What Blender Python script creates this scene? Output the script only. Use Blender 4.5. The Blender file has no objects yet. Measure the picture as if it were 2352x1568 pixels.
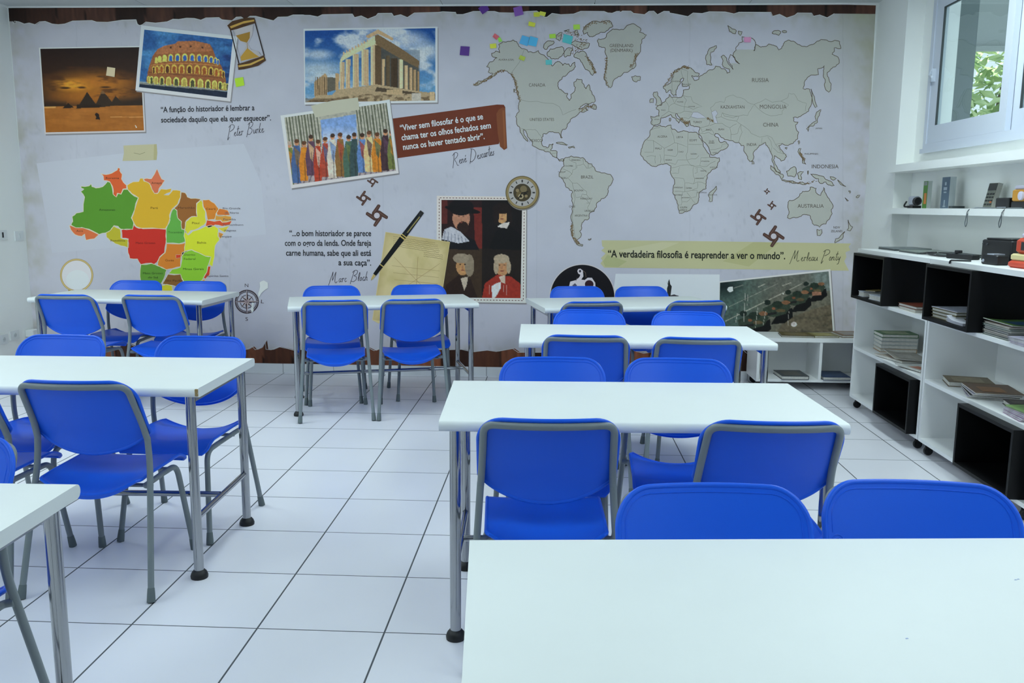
import bpy, bmesh, math, random
import numpy as np
from mathutils import Vector, Matrix
from mathutils.geometry import tessellate_polygon

# ------------------------------------------------------------------ camera, world, lights
SC = bpy.context.scene
COL = SC.collection
FPX, PITCH, YAW, ROLL, CAMH = 1966.1343, 0.1565, -0.0493, 0.0074, 1.4677
_cy, _sy, _cp, _sp = math.cos(YAW), math.sin(YAW), math.cos(PITCH), math.sin(PITCH)
FWD = Vector((_sy*_cp, _cy*_cp, -_sp))
_R = Vector((_cy, -_sy, 0)); _U = _R.cross(FWD)
RGT = math.cos(ROLL)*_R + math.sin(ROLL)*_U
UPV = -math.sin(ROLL)*_R + math.cos(ROLL)*_U
cam_d = bpy.data.cameras.new('camera'); cam_d.sensor_width = 36.0; cam_d.lens = FPX/2352*36
cam_d.clip_start = 0.02; cam_d.clip_end = 200
cam = bpy.data.objects.new('camera', cam_d); COL.objects.link(cam)
M = Matrix(((RGT.x, UPV.x, -FWD.x, 0), (RGT.y, UPV.y, -FWD.y, 0), (RGT.z, UPV.z, -FWD.z, CAMH), (0, 0, 0, 1)))
cam.matrix_world = M
SC.camera = cam

W = bpy.data.worlds.new('world'); SC.world = W; W.use_nodes = True
W.node_tree.nodes['Background'].inputs[0].default_value = (0.75, 0.9, 1.0, 1)
W.node_tree.nodes['Background'].inputs[1].default_value = 1.4

XL, XR, YB, YF, ZC = -4.6324, 2.5555, 7.33, -4.2, 3.0953      # room: left wall, column face, mural wall, rear wall, ceiling
XN = 2.685                                                       # window wall (recessed)

def area(name, loc, sx, sy, power, col):
    l = bpy.data.lights.new(name, 'AREA'); l.shape = 'RECTANGLE'; l.size = sx; l.size_y = sy
    l.energy = power; l.color = col
    o = bpy.data.objects.new(name, l); o.location = loc; COL.objects.link(o); return o
LCOL = (0.80, 0.965, 1.0)
for lx, ly, lp in ((-3.95, 4.8, 36), (-1.0, 4.8, 25), (1.95, 4.8, 37), (-3.95, 2.7, 18), (-1.0, 2.7, 9), (1.95, 2.7, 18),
               (-3.95, 0.7, 25), (-1.0, 0.7, 18), (1.95, 0.7, 23)):
    area('ceiling_lamp', (lx, ly, ZC-0.02), 0.6, 1.2, lp, LCOL)
sun_d = bpy.data.lights.new('sun', 'SUN'); sun_d.energy = 11.0; sun_d.angle = .02; sun_d.color = (1, .97, .9)
sun = bpy.data.objects.new('sun', sun_d); COL.objects.link(sun)
sun.rotation_euler = Vector((.62, -.06, -.78)).to_track_quat('-Z', 'Y').to_euler()
SC.view_settings.view_transform = 'Standard'; SC.view_settings.look = 'None'
SC.view_settings.exposure = 0.0; SC.view_settings.gamma = 1.0; SC.view_settings.use_curve_mapping = False
SC.cycles.max_bounces = 10; SC.cycles.diffuse_bounces = 5; SC.cycles.caustics_reflective = False; SC.cycles.caustics_refractive = False

# ------------------------------------------------------------------ helpers
RNG = random.Random(7)
def lin(c): return tuple((x/255/12.92 if x/255 <= 0.04045 else ((x/255+0.055)/1.055)**2.4) for x in c)
def nlin(a): a = np.asarray(a, float)/255; return np.where(a <= 0.04045, a/12.92, ((a+0.055)/1.055)**2.4)
_M = {}
def mat(name, rgb, rough=0.5, metal=0.0, spec=0.5, bump=0.0, bscale=200.0, var=0.0, vscale=6.0, coat=0.0, raw=False):
    if name in _M: return _M[name]
    m = bpy.data.materials.new(name); m.use_nodes = True; nt = m.node_tree; b = nt.nodes['Principled BSDF']
    c = rgb if raw else lin(rgb)
    b.inputs['Base Color'].default_value = (*c, 1); b.inputs['Roughness'].default_value = rough
    b.inputs['Metallic'].default_value = metal; b.inputs['Specular IOR Level'].default_value = spec
    b.inputs['Coat Weight'].default_value = coat
    tc = nt.nodes.new('ShaderNodeTexCoord')
    if var:
        n = nt.nodes.new('ShaderNodeTexNoise'); n.inputs['Scale'].default_value = vscale; n.inputs['Detail'].default_value = 5
        nt.links.new(tc.outputs['Object'], n.inputs['Vector'])
        mr = nt.nodes.new('ShaderNodeMapRange'); mr.inputs['From Min'].default_value = .3; mr.inputs['From Max'].default_value = .7
        mr.inputs['To Min'].default_value = 1-var; mr.inputs['To Max'].default_value = 1+var*0.4
        nt.links.new(n.outputs['Fac'], mr.inputs['Value'])
        mx = nt.nodes.new('ShaderNodeMix'); mx.data_type = 'RGBA'; mx.blend_type = 'MULTIPLY'; mx.inputs[0].default_value = 1
        mx.inputs[6].default_value = (*c, 1); nt.links.new(mr.outputs[0], mx.inputs[7]); nt.links.new(mx.outputs[2], b.inputs['Base Color'])
    if bump:
        n2 = nt.nodes.new('ShaderNodeTexNoise'); n2.inputs['Scale'].default_value = bscale
        nt.links.new(tc.outputs['Object'], n2.inputs['Vector'])
        bp = nt.nodes.new('ShaderNodeBump'); bp.inputs['Strength'].default_value = bump; bp.inputs['Distance'].default_value = 0.002
        nt.links.new(n2.outputs['Fac'], bp.inputs['Height']); nt.links.new(bp.outputs[0], b.inputs['Normal'])
    _M[name] = m; return m

def tag(o, label=None, cat=None, group=None, kind=None):
    if label: o['label'] = label
    if cat: o['category'] = cat
    if group: o['group'] = group
    if kind: o['kind'] = kind
    return o
def empty(name, loc=(0, 0, 0), rz=0.0, label=None, cat=None, group=None):
    o = bpy.data.objects.new(name, None); o.empty_display_size = 0.1; COL.objects.link(o)
    o.location = loc; o.rotation_euler = (0, 0, rz); return tag(o, label, cat, group)
def copy_tree(o, parent=None):
    c = o.copy(); COL.objects.link(c); c.parent = parent
    for ch in [x for x in bpy.data.objects if x.parent == o]: copy_tree(ch, c)
    return c

class MB:
    """collects faces; build() makes ONE mesh object"""
    def __init__(s): s.v = []; s.f = []; s.mi = []; s.sm = []; s.cols = None
    def add(s, vs, fs, mi=0, smooth=False):
        b = len(s.v); s.v += [tuple(v) for v in vs]; s.f += [tuple(b+i for i in f) for f in fs]
        s.mi += [mi]*len(fs); s.sm += [smooth]*len(fs); return s
    def box(s, x0, x1, y0, y1, z0, z1, mi=0):
        vs = [(x, y, z) for z in (z0, z1) for y in (y0, y1) for x in (x0, x1)]
        return s.add(vs, [(0, 2, 3, 1), (4, 5, 7, 6), (0, 1, 5, 4), (2, 6, 7, 3), (0, 4, 6, 2), (1, 3, 7, 5)], mi)
    def obox(s, c, sx, sy, sz, mat4, mi=0):
        vs = [mat4 @ Vector((c[0]+x*sx/2, c[1]+y*sy/2, c[2]+z*sz/2)) for z in (-1, 1) for y in (-1, 1) for x in (-1, 1)]
        return s.add(vs, [(0, 2, 3, 1), (4, 5, 7, 6), (0, 1, 5, 4), (2, 6, 7, 3), (0, 4, 6, 2), (1, 3, 7, 5)], mi)
    def rbox(s, x0, x1, y0, y1, z0, z1, r=0.01, mi=0, n=4):
        """box with rounded vertical edges and softened top"""
        pts = []
        for cx, cy, a0 in ((x1-r, y1-r, 0), (x0+r, y1-r, 90), (x0+r, y0+r, 180), (x1-r, y0+r, 270)):
            for k in range(n+1):
                a = math.radians(a0+90*k/n); pts.append((cx+r*math.cos(a), cy+r*math.sin(a)))
        e = min(r*0.5, (z1-z0)*0.3); mx, my = (x0+x1)/2, (y0+y1)/2
        def ins(q): return [(mx+(px-mx)*(1-2*e/(x1-x0)), my+(py-my)*(1-2*e/(y1-y0))) for px, py in q]
        lay = [(ins(pts), z0), (pts, z0+e), (pts, z1-e), (ins(pts), z1)]
        N = len(pts); vs = [(px, py, z) for q, z in lay for px, py in q]; fs = []
        for L in range(3):
            for i in range(N):
                j = (i+1) % N; fs.append((L*N+i, L*N+j, (L+1)*N+j, (L+1)*N+i))
        fs.append(tuple(range(N-1, -1, -1))); fs.append(tuple(3*N+i for i in range(N)))
        return s.add(vs, fs, mi)
    def tube(s, pts, r, n=12, mi=0, caps=True, closed=False):
        P = [Vector(p) for p in pts]; K = len(P); rs = r if isinstance(r, (list, tuple)) else [r]*K
        T = []
        for i in range(K):
            if closed: t = P[(i+1) % K]-P[i-1]
            else: t = P[min(i+1, K-1)]-P[max(i-1, 0)]
            T.append(t.normalized())
        ref = Vector((0, 0, 1)) if abs(T[0].z) < .9 else Vector((0, 1, 0))
        nrm = (ref - T[0]*ref.dot(T[0])).normalized(); vs = []
        for i in range(K):
            nrm = (nrm - T[i]*nrm.dot(T[i])).normalized(); bi = T[i].cross(nrm)
            for k in range(n):
                a = 2*math.pi*k/n; vs.append(P[i]+(nrm*math.cos(a)+bi*math.sin(a))*rs[i])
        fs = []
        for i in range(K if closed else K-1):
            j = (i+1) % K
            for k in range(n): fs.append((i*n+k, i*n+(k+1) % n, j*n+(k+1) % n, j*n+k))
        if caps and not closed: fs += [tuple(range(n-1, -1, -1)), tuple((K-1)*n+k for k in range(n))]
        return s.add(vs, fs, mi, True)
    def lathe(s, prof, c=(0, 0, 0), n=20, mi=0, mat4=None):
        vs = []
        for r, z in prof:
            for k in range(n):
                a = 2*math.pi*k/n; v = Vector((c[0]+r*math.cos(a), c[1]+r*math.sin(a), c[2]+z)); vs.append(mat4 @ v if mat4 else v)
        fs = [(i*n+k, i*n+(k+1) % n, (i+1)*n+(k+1) % n, (i+1)*n+k) for i in range(len(prof)-1) for k in range(n)]
        fs += [tuple(range(n-1, -1, -1)), tuple((len(prof)-1)*n+k for k in range(n))]
        return s.add(vs, fs, mi, True)
    def shell(s, G, t, mi=0):
        """closed shell from a grid of points G[i][j]; t = thickness along the normal"""
        A = np.array(G, float); ni, nj = A.shape[:2]
        du = np.gradient(A, axis=0); dv = np.gradient(A, axis=1); N = np.cross(du, dv); N /= np.linalg.norm(N, axis=2, keepdims=True)+1e-12
        B = A - N*t; vs = list(map(tuple, A.reshape(-1, 3)))+list(map(tuple, B.reshape(-1, 3))); o = ni*nj; fs = []
        for i in range(ni-1):
            for j in range(nj-1):
                a = i*nj+j; fs.append((a, a+nj, a+nj+1, a+1)); fs.append((o+a, o+a+1, o+a+nj+1, o+a+nj))
        bd = [(i, 0) for i in range(ni)]+[(ni-1, j) for j in range(1, nj)]+[(i, nj-1) for i in range(ni-2, -1, -1)]+[(0, j) for j in range(nj-2, 0, -1)]
        for q in range(len(bd)):
            a = bd[q][0]*nj+bd[q][1]; b2 = bd[(q+1) % len(bd)]; b = b2[0]*nj+b2[1]; fs.append((a, o+a, o+b, b))
        return s.add(vs, fs, mi, True)
    def build(s, name, mats, parent=None, loc=None, rot=None, sharp=True):
        me = bpy.data.meshes.new(name); me.from_pydata(s.v, [], s.f)
        for m in (mats if isinstance(mats, (list, tuple)) else [mats]): me.materials.append(m)
        me.polygons.foreach_set('material_index', s.mi); me.polygons.foreach_set('use_smooth', s.sm); me.update()
        if sharp and any(s.sm):
            try: me.set_sharp_from_angle(angle=math.radians(42))
            except Exception: pass
        o = bpy.data.objects.new(name, me); COL.objects.link(o)
        if parent is not None: o.parent = parent
        if loc: o.location = loc
        if rot: o.rotation_euler = rot
        return o
def fillet(pts, r, n=5):
    P = [Vector(p) for p in pts]; out = [P[0]]
    for i in range(1, len(P)-1):
        a, b, c = P[i-1], P[i], P[i+1]; ra = min(r, (a-b).length*.48, (c-b).length*.48)
        p0 = b+(a-b).normalized()*ra; p1 = b+(c-b).normalized()*ra
        for k in range(n+1):
            t = k/n; out.append(p0*(1-t)**2+b*2*t*(1-t)+p1*t*t)
    out.append(P[-1]); return out

# ------------------------------------------------------------------ materials
white_paint = mat('white_wall_paint', (243, 245, 242), 0.6, var=.03, vscale=1.5, bump=.05, bscale=60)
white_board = mat('white_laminate', (240, 241, 240), 0.4)
table_white = mat('table_laminate', (226, 230, 229), 0.5, var=.015, vscale=5)
table_edge = mat('table_edge_band', (218, 222, 222), 0.42)
chrome = mat('chrome', (168, 170, 173), 0.13, metal=1.0)
grey_paint = mat('grey_painted_tube', (118, 127, 131), 0.4, spec=.5)
grey_rubber = mat('grey_rubber', (92, 103, 105), 0.6)
black_rubber = mat('black_rubber', (16, 16, 18), 0.5)
blue_plastic = mat('blue_plastic', (0.008, 0.108, 0.74), 0.36, spec=.28, bump=.06, bscale=500, raw=True)
black_board = mat('black_laminate', (9, 9, 11), 0.5, spec=.25)
ceil_m = mat('ceiling_board', (206, 210, 210), 0.55)
pvc = mat('white_pvc', (200, 207, 219), 0.3)
black_plastic = mat('black_plastic', (20, 21, 24), 0.4)
page_m = mat('page_block', (215, 212, 204), 0.8, var=.12, vscale=90)

def floor_material():
    m = bpy.data.materials.new('white_floor_tile'); m.use_nodes = True; nt = m.node_tree; b = nt.nodes['Principled BSDF']; L = nt.links
    tc = nt.nodes.new('ShaderNodeTexCoord'); sep = nt.nodes.new('ShaderNodeSeparateXYZ'); L.new(tc.outputs['Object'], sep.inputs[0])
    def math_(op, a, bv=None):
        n = nt.nodes.new('ShaderNodeMath'); n.operation = op
        for i, x in enumerate((a, bv)):
            if x is None: continue
            if isinstance(x, (int, float)): n.inputs[i].default_value = x
            else: L.new(x, n.inputs[i])
        return n.outputs[0]
    ds = []; ids = []
    for ax, g, w in ((0, -0.5733, .0032), (1, 2.7601, .0026)):
        t = math_('DIVIDE', math_('SUBTRACT', sep.outputs[ax], g), 0.45)
        ids.append(math_('FLOOR', t))
        fr = math_('ABSOLUTE', math_('SUBTRACT', math_('FRACT', t), 0.5))
        d = math_('MULTIPLY', math_('SUBTRACT', 0.5, fr), 0.45)     # distance to the joint
        mr = nt.nodes.new('ShaderNodeMapRange'); mr.interpolation_type = 'SMOOTHSTEP'
        mr.inputs['From Min'].default_value = w*.7; mr.inputs['From Max'].default_value = w*1.3
        mr.inputs['To Min'].default_value = 1; mr.inputs['To Max'].default_value = 0; L.new(d, mr.inputs['Value']); ds.append(mr.outputs[0])
    g = math_('MAXIMUM', ds[0], ds[1])
    cmb = nt.nodes.new('ShaderNodeCombineXYZ'); L.new(ids[0], cmb.inputs[0]); L.new(ids[1], cmb.inputs[1])
    wn = nt.nodes.new('ShaderNodeTexWhiteNoise'); L.new(cmb.outputs[0], wn.inputs['Vector'])
    n1 = nt.nodes.new('ShaderNodeTexNoise'); n1.inputs['Scale'].default_value = 2.5; n1.inputs['Detail'].default_value = 6; L.new(tc.outputs['Object'], n1.inputs['Vector'])
    v = math_('ADD', math_('MULTIPLY', wn.outputs['Value'], .04), math_('MULTIPLY', n1.outputs['Fac'], .10))
    mx = nt.nodes.new('ShaderNodeMix'); mx.data_type = 'RGBA'; L.new(v, mx.inputs[0])
    mx.inputs[6].default_value = (*lin((240, 239, 245)), 1); mx.inputs[7].default_value = (*lin((150, 150, 158)), 1)
    mg = nt.nodes.new('ShaderNodeMix'); mg.data_type = 'RGBA'; L.new(g, mg.inputs[0]); L.new(mx.outputs[2], mg.inputs[6]); mg.inputs[7].default_value = (*lin((78, 82, 86)), 1)
    L.new(mg.outputs[2], b.inputs['Base Color'])
    rr = nt.nodes.new('ShaderNodeMapRange'); rr.inputs['To Min'].default_value = .3; rr.inputs['To Max'].default_value = .8; L.new(g, rr.inputs['Value']); L.new(rr.outputs[0], b.inputs['Roughness'])
    bp = nt.nodes.new('ShaderNodeBump'); bp.inputs['Strength'].default_value = .35; bp.inputs['Distance'].default_value = .002; bp.invert = True
    L.new(g, bp.inputs['Height']); L.new(bp.outputs[0], b.inputs['Normal']); return m

# ------------------------------------------------------------------ room shell
def struct(name, mb, m, parent=None):
    o = mb.build(name, m, parent)
    if parent is None: o['kind'] = 'structure'
    return o
struct('floor', MB().box(XL-.2, XN+.3, YF-.2, YB+.2, -.1, 0), floor_material())
cm = MB().box(XL-.2, XN+.3, YF-.2, YB+.2, ZC+.012, ZC+.15)
js = [XL]+[x for x in (-3.43, -2.19, -0.95, 0.29, 1.53)]+[XR+.13]
for a, b in zip(js[:-1], js[1:]):
    y = YB
    while y > YF: cm.box(a+.003, b-.003, max(y-.62, YF)+.003, y-.001, ZC, ZC+.012); y -= .62
struct('ceiling', cm, ceil_m)
struct('wall_left', MB().box(XL-.15, XL, YF, YB+.15, 0, ZC+.1), white_paint)
struct('wall_back', MB().box(XL, XR+.3, YB, YB+.15, 0, ZC+.1), white_paint)
struct('wall_front', MB().box(XL, XN+.15, YF-.15, YF, 0, ZC+.1), mat('unseen_wall_dark_grey', (96, 102, 104), .6))  # unseen rear wall, set back and darkened to cut bounced light
WY0, WY1, WZ0, WZ1 = 3.55, 6.51, 1.888, 3.02     # window opening
wr = MB().box(XR, XN+.16, 6.72, YB, 0, ZC+.1)
wr.box(XN, XN+.16, YF, 6.72, 0, WZ0).box(XN, XN+.16, YF, 6.72, WZ1, ZC+.1).box(XN, XN+.16, YF, WY0, WZ0, WZ1).box(XN, XN+.16, WY1, 6.72, WZ0, WZ1)
struct('wall_right', wr, white_paint)
struct('trim_1', MB().box(2.49, XN, -1.0, 6.719, 1.737, 1.79), white_paint)                     # ledge below the window
tr = MB().box(XL, XR, YB-.014, YB, ZC-.011, ZC).box(XL, XL+.014, YF, YB-.014, ZC-.011, ZC)
struct('trim_2', tr, white_paint)
sk = mat('skirting_tile', (238, 240, 240), .35)
bb = MB()
x = XL
while x < XR: bb.box(x+.002, min(x+.448, XR-.001), YB-.012, YB, 0, .082); x += .45
bb.box(XL, XR, YB-.008, YB, 0, .08, 1)
struct('baseboard_back', bb, [sk, mat('grout', (110, 112, 114), .8)])
bl = MB(); y = YF
while y < YB-.02: bl.box(XL, XL+.012, y+.002, min(y+.448, YB-.013), 0, .082); y += .45
struct('baseboard_left', bl, sk)

# window: frame, two sliding sashes, panes, latch
wf = MB(); fx0, fx1 = XN-.028, XN+.06
wf.box(fx0, fx1, WY1-.045, WY1, WZ0, WZ1).box(fx0, fx1, WY0, WY0+.045, WZ0, WZ1).box(fx0, fx1, WY0+.045, WY1-.045, WZ0, WZ0+.045).box(fx0, fx1, WY0+.045, WY1-.045, WZ1-.045, WZ1)
wf.box(fx0-.012, fx0, WY0-.02, WY1+.02, WZ0-.02, WZ0+.012)
win = struct('window_1', wf, pvc)
glass = bpy.data.materials.new('window_glass'); glass.use_nodes = True; gn = glass.node_tree; gn.nodes.clear()
go = gn.nodes.new('ShaderNodeOutputMaterial'); gt = gn.nodes.new('ShaderNodeBsdfTransparent'); gt.inputs[0].default_value = (.86, .91, .89, 1)
gg = gn.nodes.new('ShaderNodeBsdfGlossy'); gg.inputs['Roughness'].default_value = .02; gm = gn.nodes.new('ShaderNodeMixShader'); lwt = gn.nodes.new('ShaderNodeLayerWeight'); lwt.inputs['Blend'].default_value = .5
fp5 = gn.nodes.new('ShaderNodeMath'); fp5.operation = 'POWER'; gn.links.new(lwt.outputs['Facing'], fp5.inputs[0]); fp5.inputs[1].default_value = 4
fr = gn.nodes.new('ShaderNodeMath'); fr.operation = 'MULTIPLY_ADD'; gn.links.new(fp5.outputs[0], fr.inputs[0]); fr.inputs[1].default_value = .5; fr.inputs[2].default_value = .03
gn.links.new(fr.outputs[0], gm.inputs[0]); gn.links.new(gt.outputs[0], gm.inputs[1]); gn.links.new(gg.outputs[0], gm.inputs[2]); gn.links.new(gm.outputs[0], go.inputs[0])
for k, (y0, y1, xo) in enumerate(((5.38, 6.465, -.02), (4.28, 5.42, .018), (3.595, 4.30, -.02))):
    s = MB(); x0, x1 = XN+xo, XN+xo+.034; z0, z1 = WZ0+.047, WZ1-.047; w = .085; wt = .12
    s.box(x0, x1, y0, y0+w, z0, z1).box(x0, x1, y1-w-.03, y1, z0, z1).box(x0, x1, y0+w, y1-w-.03, z0, z0+wt).box(x0, x1, y0+w, y1-w-.03, z1-wt, z1)
    so = s.build('window_sash', pvc, win)
    g = MB().box(x0+.012, x0+.02, y0+w, y1-w-.03, z0+wt, z1-wt).build('pane', glass, so)
    gk = MB(); e = .008
    gk.box(x0-.001, x0+.012, y1-w-.03-e, y1-w-.03, z0+wt, z1-wt).box(x0-.001, x0+.012, y0+w, y1-w-.03, z1-wt-e, z1-wt)
    gk.build('gasket', mat('dark_gasket', (52, 60, 62), .6), so)
    if k == 0:
        MB().box(x0-.03, x0, y1-.06, y1-.03, 2.36, 2.45).tube([(x0-.025, y1-.045, 2.44), (x0-.05, y1-.075, 2.40), (x0-.05, y1-.12, 2.385)], .008).build('latch', pvc, so)
# outside the window
ext = mat('exterior_render', (112, 124, 126), .8)
struct('trim_3', MB().box(2.85, 3.152, 6.9, 7.1, 0, 4.2), ext)
struct('trim_4', MB().box(3.0, 9.0, 9.0, 9.25, 3.05, 4.9).box(3.0, 9.0, 8.96, 9.0, 3.01, 3.055), mat('exterior_white_render', (150, 158, 158), .8))
leafm = bpy.data.materials.new('leaf'); leafm.use_nodes = True; ln = leafm.node_tree; lb = ln.nodes['Principled BSDF']
oi = ln.nodes.new('ShaderNodeTexNoise'); oi.inputs['Scale'].default_value = 2.2; tcx = ln.nodes.new('ShaderNodeTexCoord'); ln.links.new(tcx.outputs['Object'], oi.inputs['Vector'])
cr = ln.nodes.new('ShaderNodeValToRGB'); ln.links.new(oi.outputs['Fac'], cr.inputs[0])
cr.color_ramp.elements[0].position = .35; cr.color_ramp.elements[0].color = (.16, .34, .09, 1); cr.color_ramp.elements[1].position = .65; cr.color_ramp.elements[1].color = (.80, .90, .55, 1)
ln.links.new(cr.outputs[0], lb.inputs['Base Color']); lb.inputs['Roughness'].default_value = .5
sh = empty('tree', (6.2, 12.6, 0), 0, 'leafy green tree growing outside beyond the window', 'tree')
fl = MB()
for i in range(2600):
    c = Vector((RNG.uniform(-2.4, 2.6), RNG.uniform(-.6, .9), RNG.uniform(2.0, 4.0)))
    a = Matrix.Rotation(RNG.uniform(0, 6.28), 3, 'Z') @ Matrix.Rotation(RNG.uniform(-1.0, 1.0), 3, 'X') @ Matrix.Rotation(RNG.uniform(-.8, .8), 3, 'Y')
    s = RNG.uniform(.09, .17)
    fl.add([c+a @ Vector(p) for p in ((0, -s, 0), (s*.45, 0, .02), (0, s, 0), (-s*.45, 0, .02))], [(0, 1, 2, 3)])
fl.build('foliage', leafm, sh)
bark = mat('bark', (96, 78, 60), .9)
MB().tube([(0, .3, 0), (.05, .3, 1.2), (0, .25, 2.2), (.1, .2, 3.4)], [.12, .1, .08, .04]).tube([(0, .25, 2.0), (-.7, .2, 2.7), (-1.4, .2, 3.2)], [.06, .04, .02]).tube([(.05, .25, 1.9), (.9, .2, 2.6), (1.6, .2, 3.3)], [.06, .04, .02]).build('trunk', bark, sh)
# ------------------------------------------------------------------ tables
def table_top_mb(w, d, zt, th=.036):
    r = th/2-.001; prof = []
    for k in range(9):
        a = math.radians(-90+180*k/8); prof.append((d/2-r*.9+r*.9*math.cos(a), zt-th/2+(th/2)*math.sin(a)))
    prof += [(-y, z) for y, z in reversed(prof)]
    n = len(prof); mb = MB(); vs = [(sx*w/2, y, z) for sx in (-1, 1) for y, z in prof]
    mb.add(vs, [(i, (i+1) % n, n+(i+1) % n, n+i) for i in range(n)], 0, True)
    mb.add(vs[:n], [tuple(range(n-1, -1, -1))], 1).add(vs[n:], [tuple(range(n))], 1); return mb
TW, TD, TZ, INS = 1.3345, .6758, .7775, .050
def make_table(loc, rz, label, w=TW, d=TD):
    t = empty('school_table', (loc[0], loc[1], 0), rz, label, 'table', 'white laminate tables on chrome legs')
    table_top_mb(w, d, TZ).build('tabletop', [table_white, table_edge], t)
    lx, ly = w/2-INS, d/2-INS
    for sx in (-1, 1):
        for sy in (-1, 1):
            lg = MB().tube([(sx*lx, sy*ly, .032), (sx*lx, sy*ly, TZ-.036)], .019, 18).build('leg', chrome, t)
            MB().lathe([(.012, .036), (.020, .034), (.030, .022), (.034, .010), (.033, 0)], (sx*lx, sy*ly, 0), 18).build('rubber_foot', black_rubber, lg)
        MB().tube([(sx*lx, -ly+.012, .245), (sx*lx, ly-.012, .245)], .0125, 12).build('side_stretcher', chrome, t)
        MB().box(sx*lx-.015, sx*lx+.015, -ly+.016, ly-.016, TZ-.064, TZ-.037).build('top_rail', chrome, t)
    MB().tube([(-lx+.010, 0, .245), (lx-.010, 0, .245)], .0125, 12).build('stretcher', chrome, t)
    return t
tR2 = make_table((.2829, 3.0514), .0437, 'white table, second from the camera in the right column, left chrome leg in view')
tR3 = make_table((.4785, 4.7331), .0236, 'white table in the right column, third from the camera, before the farthest right table')
tR4 = make_table((.508, 6.33), .235, 'farthest right white table, standing askew below the astronaut disc picture')
tM = make_table((-1.2756, 6.2461), .2829, 'white table standing askew at the mural wall under the pen and parchment pictures')
tL2 = make_table((-2.0197, 3.4263), .0275, 'white table at left with a chipped brown corner at its front right')
MB().rbox(TW/2-.012, TW/2+.0006, -TD/2-.0006, -TD/2+.007, TZ-.030, TZ-.002, .003).build('chipped_corner', mat('chipboard', (150, 128, 84), .9), tL2)
tL3 = make_table((-3.200, 6.40), -.0349, 'white table in the far left corner below the coloured country map')
tL1 = make_table((-1.835, 1.645), .03, 'white table cut off at the lower left edge of the picture')
tRF = make_table((.521, 1.426), .078, 'nearest large white table filling the lower right of the picture')
ink = mat('ink_smudge', (150, 165, 205), .5)
im = MB()
for px, py in ((.365, .118), (.372, .121), (.39, .112), (.41, -.02), (.05, -.1)):
    im.add([(px, py, TZ+.0004), (px+.006, py+.001, TZ+.0004), (px+.005, py+.004, TZ+.0004), (px+.001, py+.003, TZ+.0004)], [(0, 1, 2, 3)])
im.build('ink_mark', ink, tRF)

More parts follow.
